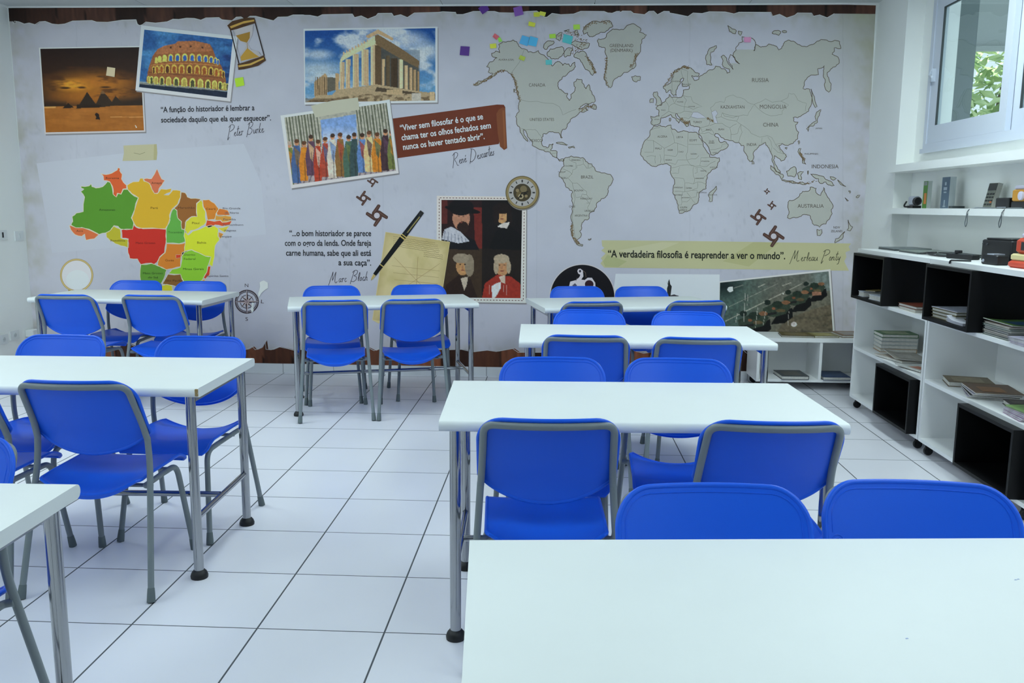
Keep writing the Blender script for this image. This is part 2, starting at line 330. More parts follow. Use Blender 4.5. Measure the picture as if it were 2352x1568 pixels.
# ------------------------------------------------------------------ chair
TR = .0118
def back_y(z): return -.135 - (z-.60)*.50 if z > .60 else -.135-(z-.60)*.12
def zt_of(x, hw=.216, r=.078, zt=.834):
    d = abs(x)-(hw-r); return zt if d <= 0 else zt-(r-math.sqrt(max(0, r*r-d*d)))
def make_chair():
    t = empty('school_chair')
    # backrest shell
    hw, nx, nz = .216, 45, 14; G = []
    for i in range(nx):
        u = math.sin((i/(nx-1)-.5)*math.pi); x = u*hw; zb = .622-.088*(1-u*u)**.75 if abs(u) < 1 else .622; zt = zt_of(x); row = []
        for j in range(nz):
            q = .5-.5*math.cos(math.pi*j/(nz-1)); z = zb+(zt-zb)*q
            row.append((x, back_y(z)+.013-.034*(1-u*u)+(.006*(1-q)**6), z))
        G.append(row)
    bk = MB().shell(G, .007)
    # rolled lip round the edge
    lip = [G[i][0] for i in range(nx)]+[G[-1][j] for j in range(1, nz)]+[G[i][-1] for i in range(nx-2, -1, -1)]+[G[0][j] for j in range(nz-2, 0, -1)]
    bk.tube([(p[0], p[1]+.003, p[2]) for p in lip], .0072, 10, closed=True)
    # moulded outline on the sitting side
    def on(x, z):
        u = max(-1, min(1, x/hw)); return (x, back_y(z)+.0208-.034*(1-u*u), z)
    ln = [on(-.199, .735), on(-.199, .768)]
    for k in range(9):
        a = math.radians(180-90*k/8); ln.append(on(-.139+.060*math.cos(a), .765+.057*math.sin(a)))
    for k in range(1, 12): ln.append(on(-.139+.278*k/12, .822))
    for k in range(9):
        a = math.radians(90-90*k/8); ln.append(on(.139+.060*math.cos(a), .765+.057*math.sin(a)))
    ln += [on(.199, .768), on(.199, .735)]
    bk.tube(ln, .0017, 6)
    b = bk.build('backrest', blue_plastic, t)
    for s in (-1, 1):
        c = on(s*.190, .715); mb = MB()
        for rr in (.0085, .0155):
            mb.tube([on(c[0]+rr*math.cos(a), c[2]+rr*math.sin(a)) for a in [2*math.pi*k/20 for k in range(20)]], .0015, 6, closed=True)
        mb.build('screw_cover', blue_plastic, b)
    # back frame: bent tube from kink over the top
    fp = [(-.218, -.137, .592), (-.214, -.150, .66), (-.206, back_y(.79)-.002, .815)]
    top = [(x, back_y(.814)+.002-.034*(1-(x/.206)**2), .817) for x in np.linspace(-.122, .122, 13)]
    L = fillet([(-.211, -.137, .592), (-.206, -.161, .66), (-.198, back_y(.814)-.002, .817), top[0]], .085, 9)
    path = L[:-1]+[Vector(p) for p in top]+[Vector((-p.x, p.y, p.z)) for p in reversed(L[:-1])]
    MB().tube(path, TR, 14).build('back_frame', grey_paint, t)
    # rear legs
    for s in (-1, 1):
        pth = fillet([(s*.211, -.137, .600), (s*.217, -.140, .50), (s*.246, -.252, .036)], .09, 7)
        lg = MB().tube(pth, TR, 14).build('leg', grey_paint, t)
        d = (Vector((s*.246, -.252, .036))-Vector((s*.217, -.140, .50))).normalized()
        e = Vector((s*.246, -.252, .036))
        MB().tube([e-d*.018, e-d*.014, e+d*.012, e+d*.0345], [.0118, .0132, .0150, .0158], 14).build('rubber_foot', grey_rubber, lg)
    # front legs with curved shoulder
    for s in (-1, 1):
        pth = fillet([(s*.178, .06, .402), (s*.176, .172, .398), (s*.200, .238, .036)], .06, 8)
        lg = MB().tube(pth, TR, 14).build('leg', grey_paint, t)
        e = Vector((s*.200, .238, .036)); d = (e-Vector((s*.176, .172, .398))).normalized()
        MB().tube([e-d*.018, e-d*.014, e+d*.012, e+d*.0345], [.0118, .0132, .0150, .0158], 14).build('rubber_foot', grey_rubber, lg)
    sf = MB()
    for s in (-1, 1): sf.tube(fillet([(s*.225, -.152, .418), (s*.196, -.148, .414), (s*.178, .06, .402)], .03, 5), TR*.95, 12)
    sf.tube([(-.190, -.10, .400), (.190, -.10, .400)], .008, 10).tube([(-.176, .12, .396), (.176, .12, .396)], .008, 10)
    sf.build('seat_frame', grey_paint, t)
    # seat shell
    nx, ny = 29, 33; G = []
    for i in range(nx):
        u = -1+2*i/(nx-1); row = []
        for j in range(ny):
            q = j/(ny-1); hwy = .193+.007*q-.012*max(0, (.06-q)/.06)**2-.02*max(0, (q-.93)/.07)**2
            x = u*hwy; y = -.185+.42*q
            y += -.018*(1-u*u)*(1-q)**2
            rear = max(0, min(1, (-.06-y)/.125)); rear = rear*rear*(3-2*rear)
            z = .452-.020*(1-u*u)*(.5+.5*(1-q))-.030*rear*(1-abs(u)**2.2)-.004*rear
            f = max(0, q-.78)/.22; z -= .034*f*f+.010*f*abs(u)**3
            row.append((x, y, z))
        G.append(row)
    se = MB().shell(G, .006)
    edge = [G[i][0] for i in range(nx)]+[G[-1][j] for j in range(1, ny)]+[G[i][-1] for i in range(nx-2, -1, -1)]+[G[0][j] for j in range(ny-2, 0, -1)]
    se.tube([(p[0]*.995, p[1], p[2]-.005) for p in edge], .0065, 8, closed=True)
    # down-turned skirt at the rear edge
    sk_ = [[(G[i][0][0], G[i][0][1]-.002, G[i][0][2]-.004), (G[i][0][0]*.97, G[i][0][1]+.004, G[i][0][2]-.016*(1-abs(2*i/(nx-1)-1)**3)-.005)] for i in range(2, nx-2)]
    se.shell(sk_, .005)
    se.build('seat', blue_plastic, t)
    return t
GRP = 'blue school chairs at the white tables'
CH = [('A', -1.733, 3.186, 0.4, 'blue chair seen from behind at the chipped-corner left table, whole back in view'),
 ('A0', -2.268, 3.180, 0, 'blue chair mostly cut off at the left edge, beside the chair seen whole from behind'),
 ('Bl', -2.355, 3.709, 177.8, 'blue chair facing the camera behind the chipped left table, its left one'),
 ('B', -1.682, 3.731, 178.8, 'blue chair facing the camera behind the chipped left table, seat and splayed leg showing'),
 ('L1b', -1.650, 1.925, 179, 'blue chair facing the camera behind the lower left table, only its rounded corner in view'),
 ('RFb1', .378, 1.655, 183.4, 'blue chair facing the camera behind the nearest big table, left one'),
 ('RFb2', .838, 1.711, 178.0, 'blue chair facing the camera behind the nearest big table, right one'),
 ('R2a', -.022, 2.764, 2.9, 'blue chair seen from behind at the second right table, left one'),
 ('R2b', .666, 2.789, 1.6, 'blue chair seen from behind at the second right table, right one towards the bookcases'),
 ('R2c', .007, 3.304, 182.9, 'blue chair facing the camera across the second right table, left one'),
 ('R2d', .515, 3.325, 178.7, 'blue chair facing the camera across the second right table, right one'),
 ('R3a', .164, 4.472, -.7, 'blue chair seen from behind at the third right table, left one'),
 ('R3b', .718, 4.450, -.8, 'blue chair seen from behind at the third right table, right one'),
 ('R3c', .216, 5.020, 179.8, 'blue chair facing the camera across the third right table, left one'),
 ('R3d', .807, 4.99, 178.4, 'blue chair facing the camera across the third right table, right one'),
 ('R4a', .212, 6.008, 12.4, 'blue chair seen from behind at the farthest right table, left one'),
 ('R4b', .933, 6.148, 12.9, 'blue chair seen from behind at the farthest right table, right one'),
 ('R4c', .225, 6.601, 192.3, 'blue chair facing the camera in front of the astronaut disc picture'),
 ('R4d', .739, 6.658, 191.8, 'blue chair facing the camera before the pale picture right of the astronaut disc'),
 ('M1', -1.533, 5.891, 13.6, 'blue chair seen from behind at the middle back table, left one'),
 ('M2', -1.026, 6.011, 15.4, 'blue chair seen from behind at the middle back table, right one'),
 ('Mc', -1.690, 6.400, 194.3, 'blue chair facing the camera behind the middle back table, left one'),
 ('Md', -1.035, 6.581, 193.7, 'blue chair facing the camera behind the middle back table, right one at the parchment picture'),
 ('L3a', -3.430, 6.034, .5, 'blue chair seen from behind at the far left corner table, left one'),
 ('L3b', -2.824, 6.07, -.4, 'blue chair seen from behind at the far left corner table, right one'),
 ('L3c', -3.440, 6.65, 179.5, 'blue chair facing the camera behind the far left corner table, left one'),
 ('L3d', -2.903, 6.65, 178.6, 'blue chair facing the camera behind the far left corner table, right one')]
proto = make_chair()
for i, (k, x, y, a, lab) in enumerate(CH):
    o = proto if i == 0 else copy_tree(proto)
    o.location = (x, y, 0); o.rotation_euler = (0, 0, math.radians(a)); tag(o, lab, 'chair', GRP)

# ------------------------------------------------------------------ bookcases with black cubes
XF = 2.235
def bookcase(y0, label, cubes):
    t = empty('bookcase', (0, 0, 0), 0, label, 'bookcase', 'white rolling bookcases along the window wall')
    y1 = y0+1.225; x0, x1 = XF, 2.655; th = .022; z0, zt = .072, 1.18; ym = y0+.6125
    MB().box(x0-.012, x1, y0-.003, y1+.003, zt-.028, zt).build('top_board', white_board, t)
    for yy in (y0, y1-th): MB().box(x0, x1, yy, yy+th, z0+.001, zt-.029).build('side_panel', white_board, t)
    MB().box(x0, x1, y0+th, y1-th, z0, z0+th).build('bottom_board', white_board, t)
    MB().box(x0+.002, x1, y0+th, y1-th, .437, .459).build('shelf', white_board, t)
    MB().box(x0+.002, x1, y0+th, y1-th, .802, .824).build('shelf', white_board, t)
    MB().box(x1-.008, x1, y0+th, y1-th, z0+th, zt-.029).build('back_panel', white_board, t)
    for k, yy in enumerate((y0+.07, y1-.07)):
        for xx in (x0+.035, x1-.05):
            c = MB(); c.lathe([(.024, -.011), (.027, -.007), (.027, .007), (.024, .011)], n=16, mat4=Matrix.Translation((xx, yy, .027)) @ Matrix.Rotation(math.radians(90), 4, 'X'))
            c.box(xx-.012, xx+.012, yy-.017, yy-.012, .02, .07).box(xx-.012, xx+.012, yy+.012, yy+.017, .02, .07).box(xx-.02, xx+.02, yy-.02, yy+.02, .066, .0715)
            c.build('caster', black_rubber, t)
    for (a, b, c0, c1) in cubes:
        q = MB(); e = .018; xf = XF-.05; xb = x1-.009
        q.box(xf, xb, a, b, c0, c0+e).box(xf, xb, a, b, c1-e, c1).box(xf, xb, a, a+e, c0+e, c1-e).box(xf, xb, b-e, b, c0+e, c1-e).box(xb-e, xb, a+e, b-e, c0+e, c1-e)
        q.build('black_cube', black_board, t)
    return t
bookcase(5.213, 'far white bookcase on casters with two protruding black cubes, beside the wall column', [(5.822, 6.412, .8245, 1.1515), (5.262, 5.832, .0945, .4365)])
bookcase(3.975, 'near white bookcase on casters with two protruding black cubes, cut by the right picture edge', [(4.607, 5.170, .8245, 1.1515), (4.060, 4.632, .0945, .4365)])

# low cabinet by the mural
lt = empty('low_bookcase', (0, 0, 0), 0, 'low white open bookcase on the floor under the street picture', 'bookcase')
a0, a1, b0, b1, lz = 1.655, 2.55, 6.95, 7.312, .43
MB().box(a0-.004, a1, b0-.006, b1, lz-.030, lz).build('top_board', white_board, lt)
for xx in (a0, 2.152, a1-.022): MB().box(xx, xx+.022, b0, b1, .093, lz-.031).build('side_panel' if xx != 2.152 else 'divider', white_board, lt)
MB().box(a0, a1, b0, b1, .070, .092).build('bottom_board', white_board, lt)
MB().box(a0+.022, a1-.022, b1-.008, b1, .093, lz-.031).build('back_panel', white_board, lt)
for xx in (a0+.05, a1-.05):
    for yy in (b0+.10, b1-.06): MB().lathe([(.02, -.011), (.034, -.009), (.034, .009), (.02, .011)], n=16, mat4=Matrix.Translation((xx, yy, .0345)) @ Matrix.Rotation(math.radians(90), 4, 'X')).build('caster', black_rubber, lt)

# ------------------------------------------------------------------ mid wall shelf
ws = MB().box(2.49, XN, -1.0, 6.719, 1.433, 1.475).build('wall_shelf', white_paint)
tag(ws, 'long thick white shelf on the wall below the window ledge', 'shelf')

# ------------------------------------------------------------------ books and papers
def bookmat(rgb): return mat('cover_%d_%d_%d' % rgb, rgb, .45, var=.25, vscale=25)
def book(x, y, z, lx, ly, h, rz, rgb, label, group=None, name='book', cat='book', cover2=None, tilt=0.0):
    """flat-lying book: spine on +x side, cover boards over a page block"""
    o = empty(name, (x, y, z), rz, label, cat, group); o.rotation_euler = (0, tilt, rz)
    b = min(.003, h*.16)
    MB().rbox(-lx/2+.004, lx/2-.003, -ly/2+.004, ly/2-.004, b, h-b, .002).build('pages', page_m, o)
    cv = MB().box(-lx/2, lx/2, -ly/2, ly/2, 0, b).box(-lx/2, lx/2, -ly/2, ly/2, h-b, h).box(lx/2-.003, lx/2, -ly/2, ly/2, b, h-b)
    co = cv.build('cover', bookmat(rgb), o)
    if cover2:
        MB().box(-lx*.36, lx*.30, -ly*.38, ly*.30, h, h+.0004).build('cover_print', bookmat(cover2), co)
    return o
def magazine(x, y, z, lx, ly, h, rz, rgb, label, group=None, curl=.012, name='magazine', cat='magazine', cover2=(190, 150, 110)):
    o = empty(name, (x, y, z), rz, label, cat, group)
    def sheet(z0, t, s):
        G = []
        for i in range(11):
            u = i/10; row = []
            for j in range(7):
                v = j/6; row.append((-lx/2*s+lx*s*u, -ly/2*s+ly*s*v, z0+curl*(max(0, .55-u)/.55)**2*(.4+.6*v)))
            G.append(row)
        return MB().shell(G, -t)
    sheet(0, h*.8, .985).build('pages', page_m, o)
    c = sheet(h*.8+.0003, max(.0008, h*.2), 1).build('cover', bookmat(rgb), o)
    G = [[(-lx*.3+lx*.5*i/4, -ly*.35+ly*.5*j/4, h+.0012+curl*(max(0, .55-(.2+.5*i/4))/.55)**2*(.4+.6*(.15+.5*j/4))) for j in range(5)] for i in range(5)]
    MB().shell(G, -.0002).build('cover_print', bookmat(cover2), c); return o
UZ, MZ = .8245+.0185, .4595
# upper cube of far bookcase
book(2.30, 6.30, UZ, .17, .10, .038, 0, (200, 205, 215), 'thick white book lying in the upper cube of the far bookcase', cover2=(150, 150, 150))
book(2.33, 6.30, UZ+.0385, .14, .09, .006, .5, (170, 150, 90), 'thin tan booklet lying askew on the thick white book in the far cube', name='booklet', cat='booklet')
book(2.28, 6.02, UZ, .13, .20, .034, .1, (205, 210, 220), 'white book lying at the near side of the far upper cube')
# far bookcase, open bay beside the cube
book(2.36, 5.60, .8245, .19, .26, .018, 0, (206, 200, 188), 'pale book at the bottom of the pair in the far open bay')
book(2.36, 5.60, .8430, .19, .26, .020, .03, (112, 62, 40), 'red-brown book on top of the pair in the far open bay', cover2=(150, 70, 50))
# upper cube of near bookcase
for k, (c, l) in enumerate((((150, 140, 110), 'olive book, lowest in the stack inside the near upper cube'), ((96, 90, 60), 'dark olive book in the middle of the stack in the near upper cube'), ((120, 112, 80), 'brownish book at the top of the stack in the near upper cube'))):
    book(2.335, 5.0, UZ+.0005+k*.0185, .21, .29, .018, .02*k, c, l, 'books in the near upper cube')
magazine(2.335, 5.0, UZ+.0565, .21, .29, .004, .06, (214, 216, 232), 'white paper sheets lying on the book stack in the near upper cube', curl=.002, name='paper_stack', cat='papers', cover2=(210, 212, 230))
fp = empty('folded_papers', (2.235, 4.80, UZ), 0, 'fanned white folded papers at the front of the near upper cube', 'papers')
for k in range(5):
    mbk = MB(); mbk.shell([[(-.03+.075*i/4, -.10+.2*j/6, .002+k*.0035+.018*max(0, (j-3)/3)**2*(k+1)/4) for j in range(7)] for i in range(5)], -.0012); mbk.build('sheet', mat('paper_white', (222, 222, 232), .7), fp)
# near bookcase upper open bay: stack of magazines
cols = [(60, 90, 80), (176, 176, 172), (150, 140, 130), (92, 100, 108), (196, 192, 186), (70, 96, 88), (182, 170, 160)]
for k, c in enumerate(cols):
    book(2.365+.004*math.sin(k*2.1), 4.45, .8245+k*.0098, .22, .26, .0095, .03*math.sin(k*1.7), c, ['dark green magazine at the bottom of the tall stack in the near open bay', 'grey magazine second from the bottom of that stack', 'taupe magazine third from the bottom of that stack', 'slate magazine in the middle of that stack', 'cream magazine fifth from the bottom of that stack', 'teal magazine sixth from the bottom of that stack', 'beige magazine below the curled green one on that stack'][k].replace('that stack', 'the tall stack in the near open bay'), 'magazines in the near open bay', name='magazine', cat='magazine')
magazine(2.365, 4.45, .8245+7*.0098+.001, .22, .27, .005, .05, (84, 118, 58), 'curled green-covered magazine on top of the tall stack in the near open bay', 'magazines in the near open bay', cover2=(52, 84, 120))
for k in range(4): book(2.33, 4.16+.003*k, .8245+k*.0085, .2, .22, .008, .04*k-.05, ((214, 208, 226), (190, 178, 206), (222, 220, 228), (176, 172, 190))[k], ('lavender-edged booklet at the bottom', 'mauve booklet second', 'white booklet third', 'grey-lilac booklet at the top')[k]+' of the small pile at the right picture edge, upper shelf', 'booklets at the right edge', name='booklet', cat='booklet')
# far bookcase middle shelf
for k in range(5):
    c = ((188, 150, 110), (190, 196, 192), (196, 200, 198), (184, 190, 188), (70, 112, 62))[k]
    book(2.46, 6.23, MZ+k*.0265, .25, .19, .026, -.10+.012*k, c, ('orange-edged book at the bottom of', 'white book second from the bottom of', 'white book third from the bottom of', 'white book fourth from the bottom of', 'green-covered book on top of')[k]+' the tall stack on the far middle shelf', 'tall stack on the far middle shelf', cover2=None if k < 4 else (150, 160, 120))
magazine(2.36, 5.86, MZ, .20, .30, .014, .25, (190, 180, 165), 'rolled pale magazine beneath the grey one on the far middle shelf', curl=.006, cover2=(200, 120, 70))
magazine(2.38, 5.84, MZ+.0215, .21, .31, .006, -.12, (164, 158, 146), 'large grey-covered magazine spread on the far middle shelf beside the tall stack', curl=.02, cover2=(186, 180, 170))
magazine(2.325, 5.50, MZ, .16, .24, .010, .3, (204, 206, 200), 'white and red magazine at the near end of the far middle shelf', curl=.012, cover2=(190, 120, 90))
magazine(2.545, 5.46, MZ, .14, .22, .008, -.1, (192, 196, 190), 'small green-white leaflet behind the white and red magazine', curl=.004, name='leaflet', cat='leaflet', cover2=(120, 150, 120))
# near bookcase middle shelf
book(2.42, 5.03, MZ, .24, .20, .030, -.25, (120, 104, 78), 'brown patterned thick book at the far end of the near middle shelf', cover2=(150, 134, 104))
for k in range(4): magazine(2.40, 4.75-.012*k, MZ+k*.0112, .24, .27, .008, -.32+.05*k, ((180, 176, 196), (60, 58, 66), (176, 172, 190), (110, 82, 56))[k], ('lilac magazine at the bottom of', 'black magazine second in', 'pale lilac magazine third in', 'brown magazine with orange glow on top of')[k]+' the flat pile on the near middle shelf', 'flat pile on the near middle shelf', curl=.003, cover2=((190, 186, 200), (80, 76, 84), (190, 186, 200), (150, 104, 62))[k])
book(2.44, 4.46, MZ, .17, .12, .026, -.2, (58, 50, 44), 'small dark brown book with yellow pages beside the flat pile', cover2=(86, 76, 66))
for k in range(6): book(2.36+.003*k, 4.22, MZ+k*.0075, .21, .20, .007, .03*k-.1, ((204, 184, 206), (220, 214, 224), (192, 170, 196), (214, 208, 220), (198, 180, 204), (130, 170, 90))[k], ('pink booklet, lowest', 'white booklet, second', 'mauve booklet, third', 'pale booklet, fourth', 'lilac booklet, fifth', 'green booklet, topmost')[k]+' of the pile at the right picture edge, middle shelf', 'pink pile on the near middle shelf', name='booklet', cat='booklet')
# low bookcase
book(2.00, 7.11, lz+.0005, .26, .22, .014, -.12, (96, 84, 52), 'brown olive magazine on the low bookcase top, left one', name='magazine', cat='magazine', cover2=(120, 106, 72))
book(2.215, 7.10, lz+.0005, .20, .19, .016, .05, (134, 124, 76), 'yellow-olive book on the low bookcase top, middle one', cover2=(170, 160, 110))
book(2.44, 7.15, lz+.0005, .20, .25, .020, .05, (124, 92, 58), 'brown book on the low bookcase top beside the white bookcase', cover2=(150, 140, 130))
book(1.965, 7.07, .0925, .22, .26, .030, 0.02, (58, 62, 66), 'dark grey book lying in the left cell of the low bookcase', cover2=(84, 80, 72))
book(2.30, 7.07, .0925, .22, .27, .028, 0, (48, 66, 104), 'navy blue book lying in the right cell of the low bookcase', cover2=(60, 80, 118))

# ------------------------------------------------------------------ things on the wall shelf
SZ = 1.4752
cmr = empty('camcorder', (2.575, 6.36, SZ), 0, 'small silver camcorder with a round black lens and hand strap on the wall shelf', 'camera')
silver = mat('silver_plastic', (168, 172, 184), .35)
MB().rbox(-.03, .03, -.022, .062, .020, .086, .018).build('body', silver, cmr)
MB().lathe([(.024, 0), (.029, .004), (.029, .03), (.024, .034), (.02, .03)], n=20, mat4=Matrix.Translation((-.002, -.020, .050)) @ Matrix.Rotation(math.radians(90), 4, 'X')).build('lens', black_plastic, cmr)
MB().tube(fillet([(-.032, .07, .05), (-.05, .08, .012), (-.02, .0, .007), (.02, -.03, .007)], .03, 6), .006, 8).box(-.03, .03, -.035, .06, 0, .019).build('hand_strap', black_plastic, cmr)
def upright(name, x, y, w, d, h, rz, mats, label, cat):
    o = empty(name, (x, y, SZ), rz, label, cat)
    MB().box(-w/2, w/2, -d/2+.003, d/2-.003, 0, h).build('case', mats[0], o)
    return o
g1 = upright('software_box', 2.600, 6.225, .030, .070, .188, 0, [mat('pale_card', (182, 190, 186), .6)], 'narrow upright box with green and orange front standing behind the camcorder', 'box')
MB().box(-.017, -.0152, -.033, .033, .0, .188).build('front_panel', mat('green_print', (84, 138, 52), .5), g1)
MB().box(-.0178, -.0171, -.027, .012, .03, .105).build('orange_print', mat('orange_print', (214, 130, 60), .5), g1)
MB().box(-.0178, -.0171, -.027, .027, .158, .184).build('grey_print', mat('grey_print', (140, 146, 140), .5), g1)
g2 = upright('video_case', 2.60, 5.90, .040, .118, .205, 0, [mat('pale_grey_case', (176, 184, 186), .5)], 'upright video case with a blue-grey printed front standing on the wall shelf', 'case')
MB().box(-.0222, -.0202, -.056, .056, .0, .205).build('front_panel', mat('bluegrey_print', (84, 104, 122), .5), g2)
ic = MB()
for zz, w_, hh in ((.16, .022, .024), (.128, .05, .022), (.104, .04, .012), (.03, .014, .05), (.012, .04, .010)): ic.box(-.0230, -.0223, -w_/2, w_/2, zz-hh/2+.003, zz+hh/2)
ic.build('printed_marks', mat('pale_print', (168, 182, 192), .5), g2)
MB().box(-.018, .06, -.115, -.0595, 0, .016).build('base', mat('dark_grey_plastic', (58, 66, 68), .5), g2)
clc = empty('calculator', (2.60, 5.345, SZ), 0, 'beige desk calculator with dark screen leaning upright on the wall shelf', 'calculator')
tl = Matrix.Rotation(math.radians(12), 4, 'Y')
MB().obox((0, 0, .078), .026, .108, .150, tl).build('body', mat('beige_plastic', (176, 176, 166), .5), clc)
MB().obox((-.014, 0, .075), .002, .098, .138, tl).build('key_panel', mat('olive_grey_panel', (126, 130, 118), .5), clc)
MB().obox((-.0158, 0, .128), .002, .096, .042, tl).build('screen', mat('dark_screen', (38, 42, 46), .2), clc)
for k, (yy, zz, cc) in enumerate([(a, b, 0) for b in (.085, .065, .045, .022) for a in (-.032, 0, .032)]+[(-.03, .036, 1)]):
    MB().obox((-.0162, yy, zz), .004, .020, .010, tl).build('key', mat('orange_key', (206, 112, 62), .5) if cc else mat('dark_key', (52, 54, 54), .5), clc)
MB().rbox(-.06, .03, -.04, .06, 0, .008, .01).build('stand', silver, clc)
bx = empty('speaker_box', (2.60, 5.13, SZ), 0, 'small black glossy box on the wall shelf beside the calculator', 'box')
MB().rbox(-.035, .035, -.075, .075, 0, .062, .008).build('case', black_plastic, bx)
MB().box(-.0365, -.035, -.05, .05, .006, .010).build('light_strip', silver, bx)
yc = empty('boxy_camera', (2.60, 4.92, SZ), 0, 'yellow, white and black boxy camera on the wall shelf at the right edge', 'camera')
MB().rbox(-.05, .04, -.08, .08, 0, .040, .008).build('base', black_plastic, yc)
MB().rbox(-.05, .04, -.08, .08, .0405, .105, .012).build('body', mat('yellow_plastic', (206, 146, 46), .4), yc)
MB().rbox(-.045, .035, -.07, .07, .1055, .128, .012).build('top', mat('lilac_white_plastic', (206, 204, 222), .4), yc)
MB().lathe([(.024, 0), (.024, .012), (.018, .014)], n=18, mat4=Matrix.Translation((-.05, -.03, .07)) @ Matrix.Rotation(math.radians(-90), 4, 'Y')).build('lens', mat('lilac_white_plastic', (206, 204, 222), .4), yc)
cable_m = mat('grey_cable', (96, 102, 106), .5)
def cable(pts, r, m, label, name='cable', group=None):
    o = MB().tube(fillet(pts, .05, 6), r, 8).build(name, m); return tag(o, label, 'cable', group)
cable([(2.585, 5.10, SZ+.004), (2.545, 5.16, SZ+.004), (2.515, 5.32, SZ+.004), (2.484, 5.36, SZ-.004), (2.480, 5.375, SZ-.09), (2.480, 5.362, SZ-.114), (2.480, 5.345, SZ-.09), (2.480, 5.35, SZ-.03)], .0026, cable_m, 'thin grey cable hanging in a loop from the wall shelf below the calculator')
cable([(2.585, 4.84, SZ+.004), (2.53, 4.90, SZ+.004), (2.486, 4.945, SZ+.003), (2.480, 4.975, SZ-.08), (2.480, 4.962, SZ-.112), (2.480, 4.945, SZ-.08), (2.480, 4.95, SZ-.02)], .0026, cable_m, 'thin grey cable hanging in a loop from the wall shelf left of the yellow camera')

# ------------------------------------------------------------------ things on the bookcase tops
BZ = 1.1803
lp = empty('laptop', (2.49, 6.27, BZ), .02, 'thin closed dark laptop lying on the far end of the bookcase top', 'laptop')
MB().rbox(-.13, .13, -.15, .15, 0, .009, .012).build('base', mat('dark_grey_metal', (70, 76, 78), .4), lp)
MB().rbox(-.13, .13, -.15, .15, .0095, .017, .012).build('lid', mat('grey_lid', (104, 112, 114), .35), lp)
lp2 = empty('laptop', (2.47, 5.86, BZ), -.03, 'thin grey laptop lying between the dark laptop and the coiled cable', 'laptop')
MB().rbox(-.12, .12, -.17, .17, 0, .008, .012).build('base', mat('dark_grey_metal', (70, 76, 78), .4), lp2)
MB().rbox(-.12, .12, -.17, .17, .0085, .015, .012).build('lid', mat('olive_lid', (122, 130, 124), .4), lp2)
kb = empty('keyboard', (2.51, 5.47, BZ), .05, 'flat black keyboard on the bookcase top behind the black cable', 'keyboard')
MB().rbox(-.07, .07, -.17, .17, 0, .014, .01).build('case', mat('greenish_grey_plastic', (84, 92, 90), .5), kb)
kk = MB()
for i in range(5):
    for j in range(14): kk.box(-.058+i*.024, -.039+i*.024, -.16+j*.0229, -.142+j*.0229, .0142, .019)
kk.build('keys', mat('dark_key', (52, 54, 54), .5), kb)
ps = empty('power_strip', (2.40, 5.19, BZ), .35, 'black power strip with small plugs on the bookcase top beside the printer', 'power strip')
MB().rbox(-.03, .03, -.10, .10, 0, .028, .008).build('body', black_plastic, ps)
for yy in (-.06, 0, .06): MB().lathe([(.016, 0), (.016, .004)], (0, yy, .028), 16).build('socket', mat('grey_cable', (96, 102, 106), .5), ps)
MB().rbox(-.016, .016, .018, .05, .0325, .05, .005).build('plug', black_plastic, ps)
cable([(2.37, 5.70, BZ+.006), (2.36, 5.62, BZ+.012), (2.41, 5.55, BZ+.022), (2.43, 5.64, BZ+.012), (2.38, 5.66, BZ+.014), (2.345, 5.50, BZ+.006), (2.36, 5.36, BZ+.006), (2.385, 5.29, BZ+.012)], .0048, black_plastic, 'looped black cable lying on the bookcase top in front of the keyboard')
cable([(2.31, 4.89, BZ+.0065), (2.25, 4.92, BZ+.0065), (2.2160, 4.935, BZ+.0065), (2.2155, 4.94, BZ-.012)], .005, black_plastic, 'black cable running over the bookcase edge below the black printer')
pr = empty('printer', (2.50, 4.86, BZ), .08, 'boxy black printer on the near bookcase top', 'printer')
MB().rbox(-.10, .10, -.17, .11, .004, .125, .012).build('case', black_plastic, pr)
MB().rbox(-.09, .09, -.15, .09, .1255, .135, .012).build('lid', mat('black_lid', (30, 31, 34), .3), pr)
MB().box(-.103, -.1005, -.155, .095, .02, .032).build('paper_slot', mat('slot_grey', (60, 62, 66), .4), pr)
for yy in (.09, .05): MB().lathe([(.006, 0), (.006, .004)], n=12, mat4=Matrix.Translation((-.1005, yy, .1)) @ Matrix.Rotation(math.radians(-90), 4, 'Y')).build('button', mat('slot_grey', (60, 62, 66), .4), pr)
dv = empty('small_device', (2.335, 4.69, BZ), .1, 'small black device with a silver top edge in front of the printer', 'device')
MB().rbox(-.035, .035, -.075, .065, 0, .052, .010).build('body', black_plastic, dv)
MB().box(-.03, .03, -.04, .02, .0525, .058).build('top_edge', silver, dv)
MB().lathe([(.008, 0), (.008, .004)], n=12, mat4=Matrix.Translation((-.035, .04, .02)) @ Matrix.Rotation(math.radians(-90), 4, 'Y')).build('button', silver, dv)
rt = empty('toy_telephone', (2.37, 4.41, BZ), .05, 'red and cream toy telephone with a white top at the right picture edge', 'toy')
red = mat('red_plastic', (200, 70, 44), .35); cream = mat('cream_plastic', (216, 204, 150), .5)
MB().rbox(-.06, .06, -.10, .10, 0, .035, .02).build('base', red, rt)
MB().rbox(-.05, .05, -.085, .095, .0355, .070, .015).build('middle', cream, rt)
MB().rbox(-.045, .045, -.07, .075, .0705, .150, .03).build('body', red, rt)
MB().rbox(-.035, .035, -.05, .045, .1505, .175, .02).build('top', mat('lilac_white_plastic', (206, 204, 222), .4), rt)
MB().box(-.047, -.0455, -.045, .01, .09, .13).build('window', mat('dark_screen', (38, 42, 46), .2), rt)

